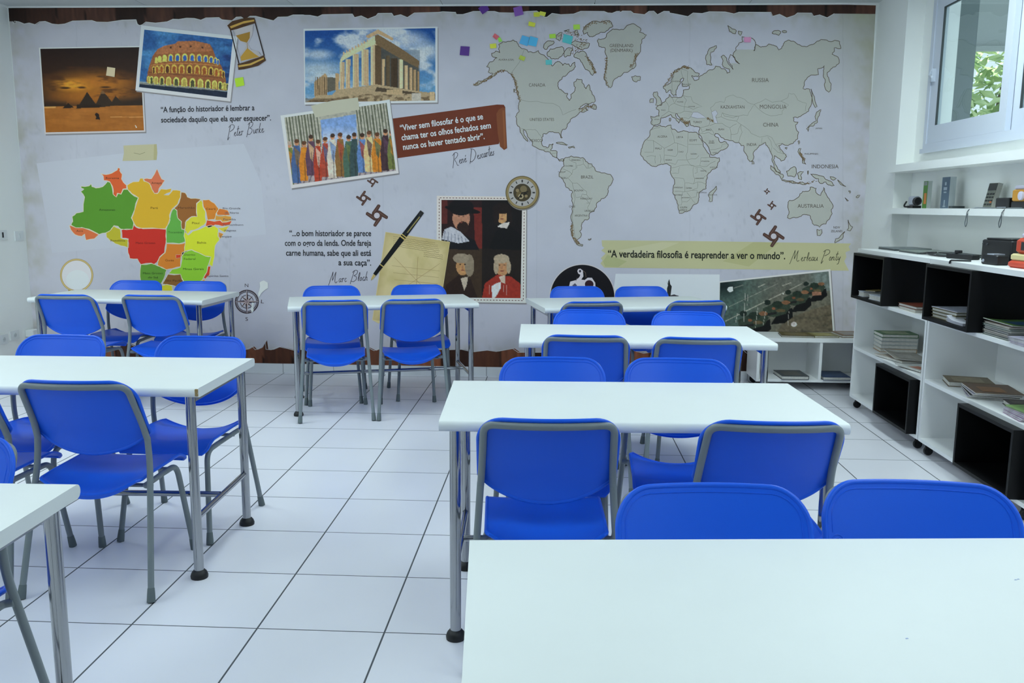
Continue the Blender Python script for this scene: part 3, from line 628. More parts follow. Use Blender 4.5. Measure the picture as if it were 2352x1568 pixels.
# ------------------------------------------------------------------ switches and sockets on the left wall
plate = mat('plate_white', (224, 228, 228), .35)
def wall_plate(name, y, z, label, cat, rocker=None, holes=False):
    o = empty(name, (XL, y, z), 0, label, cat)
    MB().box(0, .008, -.058, .058, -.04, .04).build('plate', plate, o)
    if rocker: MB().box(.0082, .012, -.008, .008, -.022, .022).build('rocker', mat('rocker_%d' % rocker[0], rocker, .4), o)
    if holes:
        MB().lathe([(.019, 0), (.019, .004)], n=18, mat4=Matrix.Translation((.0082, 0, 0)) @ Matrix.Rotation(math.radians(90), 4, 'Y')).build('socket', mat('plate_grey', (196, 202, 202), .4), o)
        h = MB()
        for yy in (-.008, .008): h.box(.0123, .0128, yy-.002, yy+.002, -.002, .002)
        h.build('hole', black_plastic, o)
wall_plate('light_switch', 7.0, 1.20, 'white switch plate with a black rocker on the left wall', 'switch', (20, 20, 22))
wall_plate('light_switch', 7.225, 1.185, 'plain white blank plate on the left wall beside the corner', 'switch', (214, 220, 220))
wall_plate('power_outlet', 6.90, .33, 'white wall socket low on the left wall, nearer the camera', 'socket', None, True)
wall_plate('power_outlet', 7.05, .345, 'white wall socket low on the left wall, between the other socket and the corner box', 'socket', None, True)
jb = empty('junction_box', (XL, 7.255, .335), 0, 'small white protruding conduit box low in the left corner', 'box')
MB().rbox(.001, .075, -.055, .045, -.03, .03, .008).build('case', plate, jb)
# ------------------------------------------------------------------ printed wall mural (one wallpaper, its printed motifs are parts)
def wallpt(u, v, off):
    d = FWD + RGT*((u-1176)/FPX) - UPV*((v-784)/FPX); t = (YB-off)/d.y
    return (d.x*t, YB-off, CAMH+d.z*t)
LAY = .0004
def ill(v): return np.interp(v, [0, 150, 300, 450, 600, 850], ILL)
ILL = [.36, .47, .56, .60, .57, .50]; TINT = np.array([.82, 1.0, 1.15])
def albedo(rgb, v):
    a = nlin(rgb)*.85; return np.minimum(a/(ill(np.asarray(v))[..., None]*TINT), .9)
pm = bpy.data.materials.new('printed_wallpaper'); pm.use_nodes = True; pn = pm.node_tree; pb = pn.nodes['Principled BSDF']
pa = pn.nodes.new('ShaderNodeAttribute'); pa.attribute_name = 'col'; pn.links.new(pa.outputs['Color'], pb.inputs['Base Color']); pb.inputs['Roughness'].default_value = .55; pb.inputs['Specular IOR Level'].default_value = .25
def pmesh(name, uv, faces, cols, layer, parent, label=None, refl=False, dz=None):
    """flat print: uv photo measurements on the wall, cols observed sRGB per point"""
    uv = np.asarray(uv, float); off = .0008+layer*LAY
    vs = [wallpt(u, v, off+(dz[i] if dz is not None else 0)) for i, (u, v) in enumerate(uv)]
    c = np.broadcast_to(np.asarray(cols, float), (len(vs), 3)); al = nlin(c) if refl else albedo(c, uv[:, 1])
    me = bpy.data.meshes.new(name); me.from_pydata(vs, [], faces); me.materials.append(pm)
    at = me.attributes.new('col', 'FLOAT_COLOR', 'POINT'); at.data.foreach_set('color', np.concatenate([al, np.ones((len(vs), 1))], 1).astype(np.float32).ravel())
    me.update(); o = bpy.data.objects.new(name, me); COL.objects.link(o)
    if parent is not None: o.parent = parent
    if label: o['label'] = label
    return o
class PB:
    """several flat coloured polygons / ribbons gathered into one printed part"""
    def __init__(s, step=6e-5): s.v = []; s.f = []; s.c = []; s.d = []; s.k = 0; s.step = step
    def up(s, n, inc=True):
        s.k += inc; s.d += [s.k*s.step]*n; s.j = s.k
    def poly(s, pts, col):
        b = len(s.v); s.v += [tuple(p) for p in pts]; s.c += [col]*len(pts); s.up(len(pts))
        for t in tessellate_polygon([[Vector((p[0], p[1], 0)) for p in pts]]): s.f.append(tuple(b+i for i in t))
        return s
    def line(s, pts, w, col, closed=False):
        P = np.asarray(pts, float); 
        if closed: P = np.vstack([P, P[:1]])
        if len(P) < 2: return s
        T = np.gradient(P, axis=0); T /= np.linalg.norm(T, axis=1, keepdims=True)+1e-9; N = np.stack([-T[:, 1], T[:, 0]], 1)*w/2
        b = len(s.v); n = len(P)
        for i in range(n): s.v += [tuple(P[i]+N[i]), tuple(P[i]-N[i])]
        s.up(2*n); s.c += [col]*(2*n); s.f += [(b+2*i, b+2*i+1, b+2*i+3, b+2*i+2) for i in range(n-1)]; return s
    def ell(s, cx, cy, rx, ry, col, n=32, rot=0.0):
        c, q = math.cos(rot), math.sin(rot); pts = []
        for k in range(n):
            a = 2*math.pi*k/n; x, y = rx*math.cos(a), ry*math.sin(a); pts.append((cx+c*x-q*y, cy+q*x+c*y))
        return s.poly(pts, col)
    def ring(s, cx, cy, r0, r1, col, n=40):
        b = len(s.v)
        for k in range(n):
            a = 2*math.pi*k/n; s.v += [(cx+r0*math.cos(a), cy+r0*math.sin(a)), (cx+r1*math.cos(a), cy+r1*math.sin(a))]
        s.up(2*n); s.c += [col]*(2*n); s.f += [(b+2*k, b+2*k+1, b+2*((k+1) % n)+1, b+2*((k+1) % n)) for k in range(n)]; return s
    def build(s, name, layer, parent, label=None, refl=False): return pmesh(name, s.v, s.f, s.c, layer, parent, label, refl, s.d)
def cr(pts, k, ox, oy): return [(ox+x/k, oy+y/k) for x, y in pts]
def hsh(ix, iy, sd): 
    n = (ix.astype(np.int64)*374761393 + iy.astype(np.int64)*668265263 + sd*1442695) & 0xffffffff
    n = ((n ^ (n >> 13))*1274126177) & 0xffffffff; return ((n ^ (n >> 16)) & 0xffff)/65535.0
def noise(x, y, sd=0):
    x = np.asarray(x, float); y = np.asarray(y, float); ix, iy = np.floor(x), np.floor(y); fx, fy = x-ix, y-iy; fx = fx*fx*(3-2*fx); fy = fy*fy*(3-2*fy)
    a, b, c, d = hsh(ix, iy, sd), hsh(ix+1, iy, sd), hsh(ix, iy+1, sd), hsh(ix+1, iy+1, sd)
    return (a*(1-fx)+b*fx)*(1-fy)+(c*(1-fx)+d*fx)*fy
def fbm(x, y, sd=0, o=4):
    s = 0; a = .5
    for k in range(o): s = s+a*noise(x*2**k, y*2**k, sd+k); a *= .5
    return s/(1-.5**o)
def rough(pts, amp, lv=2, seed=1, closed=True):
    """fractal subdivision so that a traced coast looks like a coast"""
    r = random.Random(seed); P = [tuple(p) for p in pts]
    for _ in range(lv):
        Q = []; n = len(P)
        for i in range(n if closed else n-1):
            a, b = P[i], P[(i+1) % n]; dx, dy = b[0]-a[0], b[1]-a[1]; k = r.uniform(-amp, amp)
            Q += [a, ((a[0]+b[0])/2-dy*k, (a[1]+b[1])/2+dx*k)]
        if not closed: Q.append(P[-1])
        P = Q; amp *= .8
    return P

mural = empty('wall_mural', (0, 0, 0), 0, 'wall-sized printed mural of maps, quotes and pictures on torn parchment over wood', 'mural')
# ---- wood border and torn parchment
TOP = [(x/3.36, y/3.36) for x, y in [(60, 165), (95, 165), (105, 185), (112, 163), (145, 168), (185, 185), (225, 177), (270, 190), (305, 168), (350, 165), (400, 185), (450, 190), (500, 185), (560, 162), (710, 158), (745, 170), (830, 172), (945, 155), (1050, 152), (1055, 185), (1075, 197), (1100, 190), (1125, 170), (1200, 178), (1290, 168), (1335, 148), (1380, 150), (1440, 140), (1500, 142), (1550, 155), (1590, 138), (1690, 135), (1712, 152), (1790, 160), (1825, 132), (1860, 130), (1890, 150), (1930, 125), (1972, 125), (2110, 160), (2145, 132), (2220, 130), (2262, 115), (2340, 115)]]
TOP += [(700+x/3.36, y/3.36) for x, y in [(0, 118), (40, 118), (100, 130), (135, 113), (368, 108), (385, 135), (435, 122), (487, 147), (550, 122), (565, 103), (672, 102), (687, 125), (740, 113), (792, 135), (845, 100), (1030, 95), (1065, 90), (1165, 95), (1170, 112), (1220, 112), (1300, 88), (1465, 88), (1500, 98), (1600, 100), (1720, 88), (1790, 85), (1830, 110), (1850, 133), (1870, 132), (1908, 103), (1975, 113), (2075, 108), (2130, 87), (2200, 87), (2310, 88), (2340, 100)]]
TOP += [(1400+x/3.36, y/3.36) for x, y in [(0, 100), (20, 102), (55, 88), (80, 87), (83, 95), (100, 85), (165, 86), (185, 103), (270, 113), (305, 87), (342, 86), (370, 113), (420, 87), (462, 88), (464, 100), (520, 110), (605, 128), (645, 100), (715, 104), (770, 90), (893, 92), (960, 107), (1000, 94), (1247, 95), (1260, 125), (1312, 110), (1368, 138), (1430, 118), (1450, 100), (1560, 101), (1575, 125), (1622, 115), (1680, 137), (1735, 105), (2080, 108)]]
BOT = [(60, 800), (120, 797), (200, 803), (252, 795), (270, 796), (292, 787), (320, 800), (380, 797), (430, 803), (480, 798), (530, 806), (567, 802), (579, 795), (586, 803), (598, 798), (609, 781), (611, 802), (623, 803), (640, 796), (660, 800), (675, 804), (720, 800), (780, 806), (845, 798), (859, 805), (868, 801), (930, 806), (990, 801), (1027, 803), (1060, 802), (1085, 808), (1119, 804), (1140, 807), (1177, 800), (1190, 809), (1247, 809), (1300, 804), (1360, 812), (1451, 804), (1478, 811), (1520, 806), (1600, 812), (1650, 808), (1706, 803), (1720, 815), (1800, 812), (1900, 818), (2010, 814)]
def left_u(v): return 18.2+.0778*(v-19)+1.0
def right_u(v): return 2012-.052*(v-16)-.5
def grid_print(name, fn, lo, hi, nx, ny, layer):
    us = np.linspace(0, 1, nx); uv = []; cs = None
    for i in range(nx):
        for j in range(ny):
            q = j/(ny-1); v0 = lo(us[i]); v1 = hi(us[i]); v = v0+(v1-v0)*q; ul, ur = left_u(v), right_u(v); uv.append((ul+(ur-ul)*us[i], v))
    uv = np.array(uv); fs = [(i*ny+j, (i+1)*ny+j, (i+1)*ny+j+1, i*ny+j+1) for i in range(nx-1) for j in range(ny-1)]
    return pmesh(name, uv, fs, fn(uv[:, 0], uv[:, 1]), layer, mural, None, True)
def woodcol(u, v, base=(70, 46, 38)):
    pl = np.floor((u+8)/68.0); f = (u+8)/68.0-pl; h = hsh(pl, pl*0, 5)
    c = np.array(base)[None]*(.45+1.0*h[:, None])
    st = fbm(u*.25, v*.02, 9); c = c*(.75+.5*st[:, None]); c[(f < .03)] *= .45
    g = np.exp(-((f-.62)/.07)**2)*(h > .55)*(noise(u*.9, v*.06, 3) > .55); c += g[:, None]*np.array([22, 13, 7]); return c
grid_print('wood_border', woodcol, lambda s: 0+3.5+13*(2*s-1)**2-4, lambda s: 70, 420, 6, 0)
grid_print('wood_border', lambda u, v: woodcol(u, v, (112, 66, 46)), lambda s: 770, lambda s: 842+16*s, 420, 8, 0)
def papercol(u, v):
    n = fbm(u/90, v/70, 1, 5); n2 = fbm(u/24, v/24, 11, 4); L = 212*(1+.08*(n-.5)); c = np.stack([L*1.0, L*.98, L*1.02], 1)
    ed = np.minimum(np.minimum(u-left_u(v), right_u(v)-u)*1.0, np.minimum((v-25)*1.4, (812-v)*1.8))
    st = np.clip(1-ed/70, 0, 1)*np.clip((n2-.30)*1.8, 0, 1); c = c*(1-.75*st[:, None]*np.array([.14, .15, .27]))
    tr = np.clip((u-1830)/160, 0, 1)*np.clip((260-v)/200, 0, 1)*n; c = c*(1-tr[:, None]*np.array([.16, .13, .34]))
    sp = np.clip((fbm(u/9, v/9, 31, 3)-.64)*6, 0, 1)*np.clip((fbm(u/150, v/150, 17, 2)-.45)*5, 0, 1); c = c*(1-.05*sp[:, None])
    fold = (np.abs((u % 352)-176) < 1.2); c = c*(1-.03*fold[:, None]); return c
tx, ty = [p[0] for p in TOP], [p[1] for p in TOP]; bx_, by_ = [p[0] for p in BOT], [p[1] for p in BOT]
grid_print('parchment', papercol, lambda s: float(np.interp(19+1993*s, tx, ty)), lambda s: float(np.interp(75+1890*s, bx_, by_)), 900, 110, 1)
PB().line([(u, v) for u, v in TOP if 24 < u < 2005], 1.5, (226, 226, 222)).line([(u, v) for u, v in BOT if 80 < u < 1960], 1.2, (222, 222, 218)).build('torn_edge', 2, mural, None, True)
PB().poly([(84, 375), (120, 581), (611, 538), (600, 420), (560, 330), (345, 345)], (216, 213, 221)).build('taped_sheet', 2, mural, None, True)

# ---- picture painter
class Cv:
    def __init__(s, quad, nx, ny, k, ox, oy):
        s.nx, s.ny = nx, ny; q = np.array(quad, float); a, b = np.meshgrid(np.linspace(0, 1, nx), np.linspace(0, 1, ny), indexing='ij'); a = a.ravel()[:, None]; b = b.ravel()[:, None]
        s.uv = (q[0]*(1-a)+q[1]*a)*(1-b)+(q[3]*(1-a)+q[2]*a)*b; s.X = (s.uv[:, 0]-ox)*k; s.Y = (s.uv[:, 1]-oy)*k; s.S = a[:, 0]; s.T = b[:, 0]; s.C = np.zeros((nx*ny, 3))
    def mix(s, m, col):
        m = np.broadcast_to(np.clip(np.asarray(m, float), 0, 1), s.X.shape)[:, None]; s.C = s.C*(1-m)+np.asarray(col, float)*m; return s
    def poly(s, pts, col, a=1.0):
        ins = np.zeros(len(s.X), bool); n = len(pts)
        for i in range(n):
            x0, y0 = pts[i]; x1, y1 = pts[(i+1) % n]
            if y0 == y1: continue
            c = ((y0 > s.Y) != (y1 > s.Y)) & (s.X < (x1-x0)*(s.Y-y0)/(y1-y0)+x0); ins ^= c
        return s.mix(ins*a, col)
    def ell(s, cx, cy, rx, ry, col, a=1.0, rot=0.0, soft=0.0):
        c, q = math.cos(rot), math.sin(rot); dx, dy = s.X-cx, s.Y-cy; r = np.sqrt(((c*dx+q*dy)/rx)**2+((-q*dx+c*dy)/ry)**2)
        return s.mix(((r < 1) if not soft else np.clip((1+soft-r)/(2*soft), 0, 1))*a, col)
    def rect(s, x0, y0, x1, y1, col, a=1.0): return s.mix(((s.X >= x0) & (s.X < x1) & (s.Y >= y0) & (s.Y < y1))*a, col)
    def jit(s, amp, sc, sd=0): s.C = np.clip(s.C*(1+amp*(fbm(s.X/sc, s.Y/sc, sd)-.5)[:, None]), 0, 255); return s
    def build(s, name, layer, parent, label=None):
        n = s.ny; fs = [(i*n+j, (i+1)*n+j, (i+1)*n+j+1, i*n+j+1) for i in range(s.nx-1) for j in range(n-1)]
        return pmesh(name, s.uv, fs, s.C, layer, parent, label)
def framed(outer, layer, col=(172, 176, 186), label=None, name='picture_print'):
    o = PB().poly(outer, col).build(name, layer, mural, label)
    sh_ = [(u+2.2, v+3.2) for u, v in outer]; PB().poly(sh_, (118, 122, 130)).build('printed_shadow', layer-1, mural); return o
K1 = (3.675, 0, 0); K3 = (3.675, 600, 0); K4 = (3.136, 600, 380); K5 = (3.92, 1040, 0); K6 = (3.92, 1480, 0); K7 = (4.126, 1180, 340); K8 = (4.126, 1640, 340); K2 = (3.136, 0, 360); K9 = (4.9, 1640, 600)

# desert pyramids
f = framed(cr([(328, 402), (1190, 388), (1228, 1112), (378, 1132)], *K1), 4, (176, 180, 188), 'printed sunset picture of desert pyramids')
c = Cv(cr([(340, 412), (1180, 398), (1215, 1100), (387, 1117)], *K1), 190, 165, *K1)
c.mix(1, (30, 20, 17)); g = np.clip((c.Y-430)/460, 0, 1); c.mix(g*.55, (88, 56, 26))
c.ell(780, 740, 330, 120, (150, 98, 30), .9, soft=.55); c.ell(620, 715, 130, 42, (196, 140, 44), .9, soft=.6); c.ell(860, 690, 190, 40, (150, 96, 34), .8, soft=.6); c.ell(790, 820, 260, 45, (142, 88, 26), .7, soft=.6)
cl = fbm(c.X/150, c.Y/38, 3); c.mix(np.clip((cl-.55)*4, 0, .75)*(c.Y < 880)*(c.Y > 560), (58, 36, 20)); c.ell(550, 742, 40, 8, (50, 32, 16), soft=.4); c.ell(690, 738, 30, 8, (56, 36, 16), soft=.4); c.ell(890, 736, 40, 8, (56, 36, 16), soft=.4)
c.mix((c.Y > 845)*np.clip((c.Y-845)/40, 0, 1)*(c.X < 560)*.8, (36, 26, 18)); c.mix((c.X > 1000)*np.clip((c.Y-800)/60, 0, 1)*.8, (34, 26, 20))
hz = 900-(c.X-380)*.012; sd_ = c.Y > hz; c.mix(sd_, (134, 86, 34)); c.mix(sd_*np.clip((c.Y-hz)/200, 0, 1)*.7, (140, 88, 30)); c.mix(sd_*np.clip(fbm(c.X/160, c.Y/26, 8)-.45, 0, 1)*1.2, (168, 112, 52)); c.mix(sd_*(c.Y-hz < 12)*(c.X < 470), (176, 138, 80)); c.mix((np.abs(c.Y-988+(c.X-1000)*.01) < 4)*(c.X > 930)*.6, (188, 146, 90))
for p, q in (([(735, 775), (655, 905), (830, 908)], (36, 28, 20)), ([(865, 762), (800, 895), (860, 905), (970, 890)], (44, 34, 24)), ([(865, 762), (845, 790), (890, 790)], (98, 76, 50)), ([(975, 808), (925, 890), (1050, 888)], (42, 32, 22)), ([(528, 912), (575, 870), (628, 910)], (30, 22, 16)), ([(650, 880), (645, 915), (860, 905), (850, 885)], (34, 24, 16)), ([(815, 950), (800, 965), (812, 985), (808, 1005), (842, 1010), (838, 965)], (30, 20, 16))): c.poly(p, q)
c.poly([(1140, 1055), (1150, 1062), (1155, 1080), (1146, 1078)], (200, 196, 190)).jit(.12, 30, 4).build('picture_image', 5, f)

# amphitheatre at dusk
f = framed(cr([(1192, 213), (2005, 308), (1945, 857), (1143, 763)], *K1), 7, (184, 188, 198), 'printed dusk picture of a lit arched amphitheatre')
c = Cv(cr([(1218, 250), (1965, 332), (1915, 825), (1173, 735)], *K1), 190, 135, *K1)
c.mix(1, (38, 84, 138)); n = fbm(c.X/170, c.Y/90, 21); c.mix(np.clip((n-.42)*3.2, 0, .9), (74, 140, 186)); c.mix(np.clip((fbm(c.X/120, c.Y/60, 22)-.5)*5, 0, .85)*np.clip((c.X-1500)/300, .15, 1), (24, 44, 92)); c.mix(np.clip((600-c.Y)/300, 0, .3), (30, 60, 116))
c.poly([(1180, 700), (1300, 700), (1700, 745), (1960, 780), (1960, 840), (1170, 745)], (22, 34, 54)); c.mix((c.Y > 690+(c.X-1200)*.085)*(c.Y < 712+(c.X-1200)*.085)*.7, (146, 150, 140))
body = [(1232, 690), (1255, 570), (1290, 470), (1330, 415), (1390, 385), (1480, 368), (1500, 348), (1650, 345), (1770, 372), (1795, 410), (1820, 480), (1870, 560), (1905, 660), (1912, 768), (1700, 738), (1400, 708)]
c.poly(body, (124, 80, 48)); c.poly([(1330, 415), (1390, 385), (1480, 368), (1500, 348), (1650, 345), (1770, 372), (1795, 430), (1600, 440), (1320, 460)], (140, 94, 62))
c.mix((np.abs(c.Y-(535-.00022*(c.X-1600)**2*-1+.03*(c.X-1550))) < 5)*(c.X > 1275)*(c.X < 1840)*.6, (168, 124, 66)); c.mix((np.abs(c.Y-(632+.075*(c.X-1550))) < 5)*(c.X > 1255)*(c.X < 1880)*.6, (92, 58, 34))
def arch(x, y, w, h, col, rim, a=1): c.rect(x-w, y, x+w, y+h, rim); c.ell(x, y, w, w*1.25, rim); c.rect(x-w*.62, y+w*.3, x+w*.62, y+h*.96, col); c.ell(x, y+w*.3, w*.62, w*.9, col)
for i in range(12):
    q = i/11; x = 1300+510*(.5-.5*math.cos(math.pi*(.12+.8*q)))/.93; w = 8+15*math.sin(math.pi*(.10+.82*q)); arch(x, 474+26*(2*q-.95)**2+10*q, w, 36, (44, 84, 158) if 2 < i else (200, 176, 88), (206, 176, 92))
for i in range(13):
    q = i/12; x = 1283+575*(.5-.5*math.cos(math.pi*(.10+.82*q)))/.94; w = 8+16*math.sin(math.pi*(.08+.84*q)); arch(x, 556+18*(2*q-1)**2+38*q, w, 46, (132, 74, 36) if i % 3 else (74, 44, 30), (196, 156, 72))
for i in range(14):
    q = i/13; x = 1240+655*(.5-.5*math.cos(math.pi*(.09+.83*q)))/.95; w = 8+17*math.sin(math.pi*(.07+.85*q)); arch(x, 656+62*q, w, 46, (66, 70, 48) if i % 2 else (150, 140, 70), (188, 182, 96))
for x, y in ((1440, 400), (1520, 395), (1610, 392), (1710, 402)): c.rect(x-8, y-8, x+8, y+8, (70, 46, 36))
c.jit(.35, 14, 6).build('picture_image', 8, f)

# columned temple
f = framed(cr([(357, 243), (1488, 225), (1488, 865), (365, 882)], *K3), 4, (188, 193, 203), 'printed picture of a ruined columned temple under a blue sky')
c = Cv(cr([(368, 260), (1470, 237), (1470, 848), (372, 863)], *K3), 240, 130, *K3)
c.mix(1, (22, 62, 126)); c.mix(np.clip((c.Y-300)/450, 0, 1), (84, 134, 176)); n = fbm(c.X/190, c.Y/110, 41, 5); c.mix(np.clip((n-.50)*5, 0, .92), (166, 182, 194)); c.ell(480, 460, 110, 38, (160, 178, 192), .8, soft=.5); c.ell(1250, 330, 130, 60, (166, 182, 196), .8, soft=.6); c.ell(1390, 430, 120, 70, (170, 186, 196), .8, soft=.6); c.ell(480, 590, 190, 70, (158, 178, 190), .8, soft=.6); c.mix((c.X > 980)*(c.X < 1340)*(c.Y > 420)*(c.Y < 780)*np.clip((c.Y-380)/100, 0, .5), (70, 90, 110))
st_, dk, lt_ = (176, 158, 128), (74, 62, 46), (198, 182, 152)
c.poly([(448, 690), (540, 618), (556, 640), (556, 800), (450, 825)], (150, 132, 102))
for x in range(456, 556, 15): c.rect(x, 650, x+6, 812, (92, 78, 58))
c.poly([(556, 650), (626, 655), (626, 760), (556, 780)], (84, 84, 76)); c.rect(628, 620, 656, 765, (156, 136, 102))
c.poly([(980, 380), (1330, 560), (1335, 775), (980, 745)], (62, 60, 52), .8)
for x0, x1, y0, y1, q in ((1015, 1042, 500, 720, (170, 152, 120)), (1052, 1085, 470, 735, (84, 74, 56)), (1095, 1150, 490, 738, (58, 48, 36)), (1158, 1198, 500, 746, lt_), (1205, 1238, 550, 755, (178, 160, 128)), (1246, 1274, 570, 762, (166, 148, 116)), (1281, 1308, 590, 770, (150, 132, 100)), (1314, 1336, 600, 776, (134, 116, 86))): c.rect(x0, y0, x1, y1, q); c.rect(x0, y0, x0+(x1-x0)*.3, y1, (64, 54, 40), .5)
for x0, x1, y0, y1 in ((662, 702, 525, 758), (713, 752, 500, 748), (773, 822, 455, 738), (848, 906, 415, 722), (924, 986, 370, 722)):
    c.rect(x0, y0, x1, y1, st_); c.rect(x0, y0, x0+(x1-x0)*.35, y1, lt_, .6)
    for q in (.3, .55, .8): c.rect(x0+(x1-x0)*q, y0, x0+(x1-x0)*q+4, y1, (128, 110, 84), .6)
c.rect(962, 380, 1012, 745, (82, 68, 50)); c.poly([(664, 535), (668, 500), (695, 455), (890, 352), (960, 300), (968, 372), (848, 425), (705, 500)], (196, 180, 150)); c.poly([(960, 300), (985, 290), (1175, 405), (1335, 515), (1330, 575), (1200, 510), (965, 372)], (100, 86, 64)); c.poly([(880, 305), (985, 248), (1115, 322), (1110, 345), (985, 285), (905, 325)], (160, 142, 112))
for i in range(9): x = 690+i*25; y = 455-(x-690)*.53; c.rect(x, y-16, x+13, y+8, (170, 152, 122))
c.poly([(600, 800), (640, 758), (975, 712), (1340, 772), (1470, 785), (1470, 850), (372, 865), (480, 805)], (150, 138, 112)); c.poly([(975, 735), (1340, 785), (1340, 800), (960, 770)], (70, 62, 50)); n = fbm(c.X/26, c.Y/14, 52); c.mix((c.Y > 790)*(c.Y > 900-(c.X*.12))*np.clip((n-.5)*6, 0, .8), (84, 72, 54)); c.mix((c.Y > 830)*(c.X < 900)*.5, (74, 60, 44)); c.rect(1270, 785, 1350, 850, (164, 166, 160)); c.rect(1060, 755, 1190, 800, (158, 144, 114)); c.rect(1420, 775, 1465, 845, (170, 156, 126))
c.jit(.25, 9, 13).build('picture_image', 5, f)

# group of robed people (plain stand-in)
f = framed([(644, 265.3), (895, 228.6), (915.7, 397.5), (668.5, 432.6)], 7, (190, 195, 203), 'printed picture of a group of people in coloured robes')
c = Cv([(653, 270), (888, 236), (909.4, 391.8), (672.7, 424)], 190, 125, *K3)
c.mix(1, (150, 156, 148)); c.mix(np.clip((c.Y-1000)/500, 0, .5), (168, 170, 166))
for x in list(range(200, 470, 26))+list(range(800, 1100, 26)):
    dx = (c.Y-950)*.13; c.mix((c.X > x+dx)*(c.X < x+11+dx)*(c.Y < 1240), (84, 92, 78))
c.poly([(500, 1010), (800, 965), (815, 1240), (520, 1260)], (110, 146, 200)); c.mix((c.X > 520)*(c.X < 810)*(c.Y > 1060)*np.clip((c.Y-1060)/120, 0, .8)*(c.Y < 1250), (172, 190, 216))
c.mix((c.Y > 1400-(c.X-200)*.12), (150, 144, 150)); c.mix((c.Y > 1380-(c.X-200)*.12)*(np.sin(c.X*.14+c.Y*.05) > .55), (104, 100, 112))
R_ = random.Random(5); palette = [(96, 108, 60), (84, 62, 84), (190, 188, 180), (52, 74, 78), (176, 116, 40), (64, 92, 140), (156, 60, 40), (120, 92, 52), (84, 120, 176), (60, 44, 52), (186, 120, 36), (150, 66, 50), (66, 96, 84), (200, 176, 130)]
for i in range(15):
    x = 235+i*62+R_.uniform(-8, 8); y0 = 1235-(x-200)*.10+R_.uniform(-28, 28); h = 300+R_.uniform(-20, 25); q = palette[(i*5) % len(palette)]; q2 = palette[(i*3+4) % len(palette)]; w = 40+R_.uniform(-4, 10)
    c.poly([(x-w*.55, y0), (x+w*.55, y0), (x+w, y0+h*.5), (x+w*.8, y0+h), (x-w*.7, y0+h), (x-w, y0+h*.45)], q); c.poly([(x-w*.5, y0+10), (x+w*.6, y0+60), (x+w*.3, y0+h*.6), (x-w*.1, y0+h*.5)], q2, .7); c.poly([(x, y0+90), (x+8, y0+90), (x+20, y0+h), (x+8, y0+h)], (40, 34, 36), .35)
    c.ell(x, y0-24, 19, 26, (170, 126, 96)); c.ell(x, y0-36, 20, 18, R_.choice([(84, 58, 40), (60, 46, 38), (150, 140, 130)]))
c.jit(.35, 16, 17).build('picture_image', 8, f)
PB().poly(cr([(420, 892), (600, 850), (816, 822), (830, 925), (620, 960), (455, 992)], *K3), (164, 172, 160)).build('printed_tape', 9, mural)

# brown scroll with quote
so = PB().poly(cr([(1110, 1000), (1990, 882), (2048, 884), (2060, 905), (2060, 960), (2005, 1215), (1150, 1335)], *K3), (92, 46, 30)).build('quote_scroll', 4, mural, 'printed brown paper scroll carrying a white quote')
PB().poly(cr([(1985, 960), (2005, 925), (2040, 905), (2060, 915), (2068, 1100), (2076, 1250), (2050, 1266), (2015, 1235), (1996, 1120)], *K3), (106, 64, 40)).poly(cr([(2035, 930), (2052, 930), (2066, 1240), (2050, 1250)], *K3), (120, 76, 48)).build('scroll_curl', 5, so)

# parchment sheet with faint writing and ruled sketch (plain stand-in)
f = PB().poly([(885.4, 532.4), (1033.7, 555.4), (1003, 757), (930, 748), (868, 742), (855, 734.6)], (184, 180, 140)).build('parchment_sheet', 6, mural, 'printed yellowed parchment sheet with faint handwriting')
c = Cv([(886.5, 533.4), (1032.7, 556), (1002, 756), (856.5, 734)], 110, 150, 1, 0, 0); c.mix(1, (184, 180, 140)); n = fbm(c.X/40, c.Y/40, 61); c.mix(np.clip((n-.45)*2, 0, .6), (166, 162, 112)); c.mix(np.clip((.12-np.minimum(np.minimum(c.S, 1-c.S), np.minimum(c.T, 1-c.T)))/.12, 0, 1)*.35, (140, 130, 84)); c.build('sheet_tone', 7, f)
q = PB(); R_ = random.Random(3)
for k in range(9):
    y = 543+k*4.2; pts = [(903+i*2.1, y+i*2.1*.155+R_.uniform(-.8, .8)) for i in range(int(38+R_.uniform(8, 16)) if k < 6 else 22)]
    if k > 5: pts = [(u+70, v+11) for u, v in pts]
    q.line(pts, .7, (120, 106, 72))
for k in range(6): q.line([(900+k*3, 610+k*16), (1010-k*2, 622+k*15)], .6, (146, 132, 92))
q.line([(960, 590), (952, 740)], .7, (146, 128, 90)).line([(905, 590), (1002, 690)], .6, (146, 128, 90)).line([(1010, 605), (900, 680)], .6, (146, 128, 90))
q.build('faint_writing', 8, f)

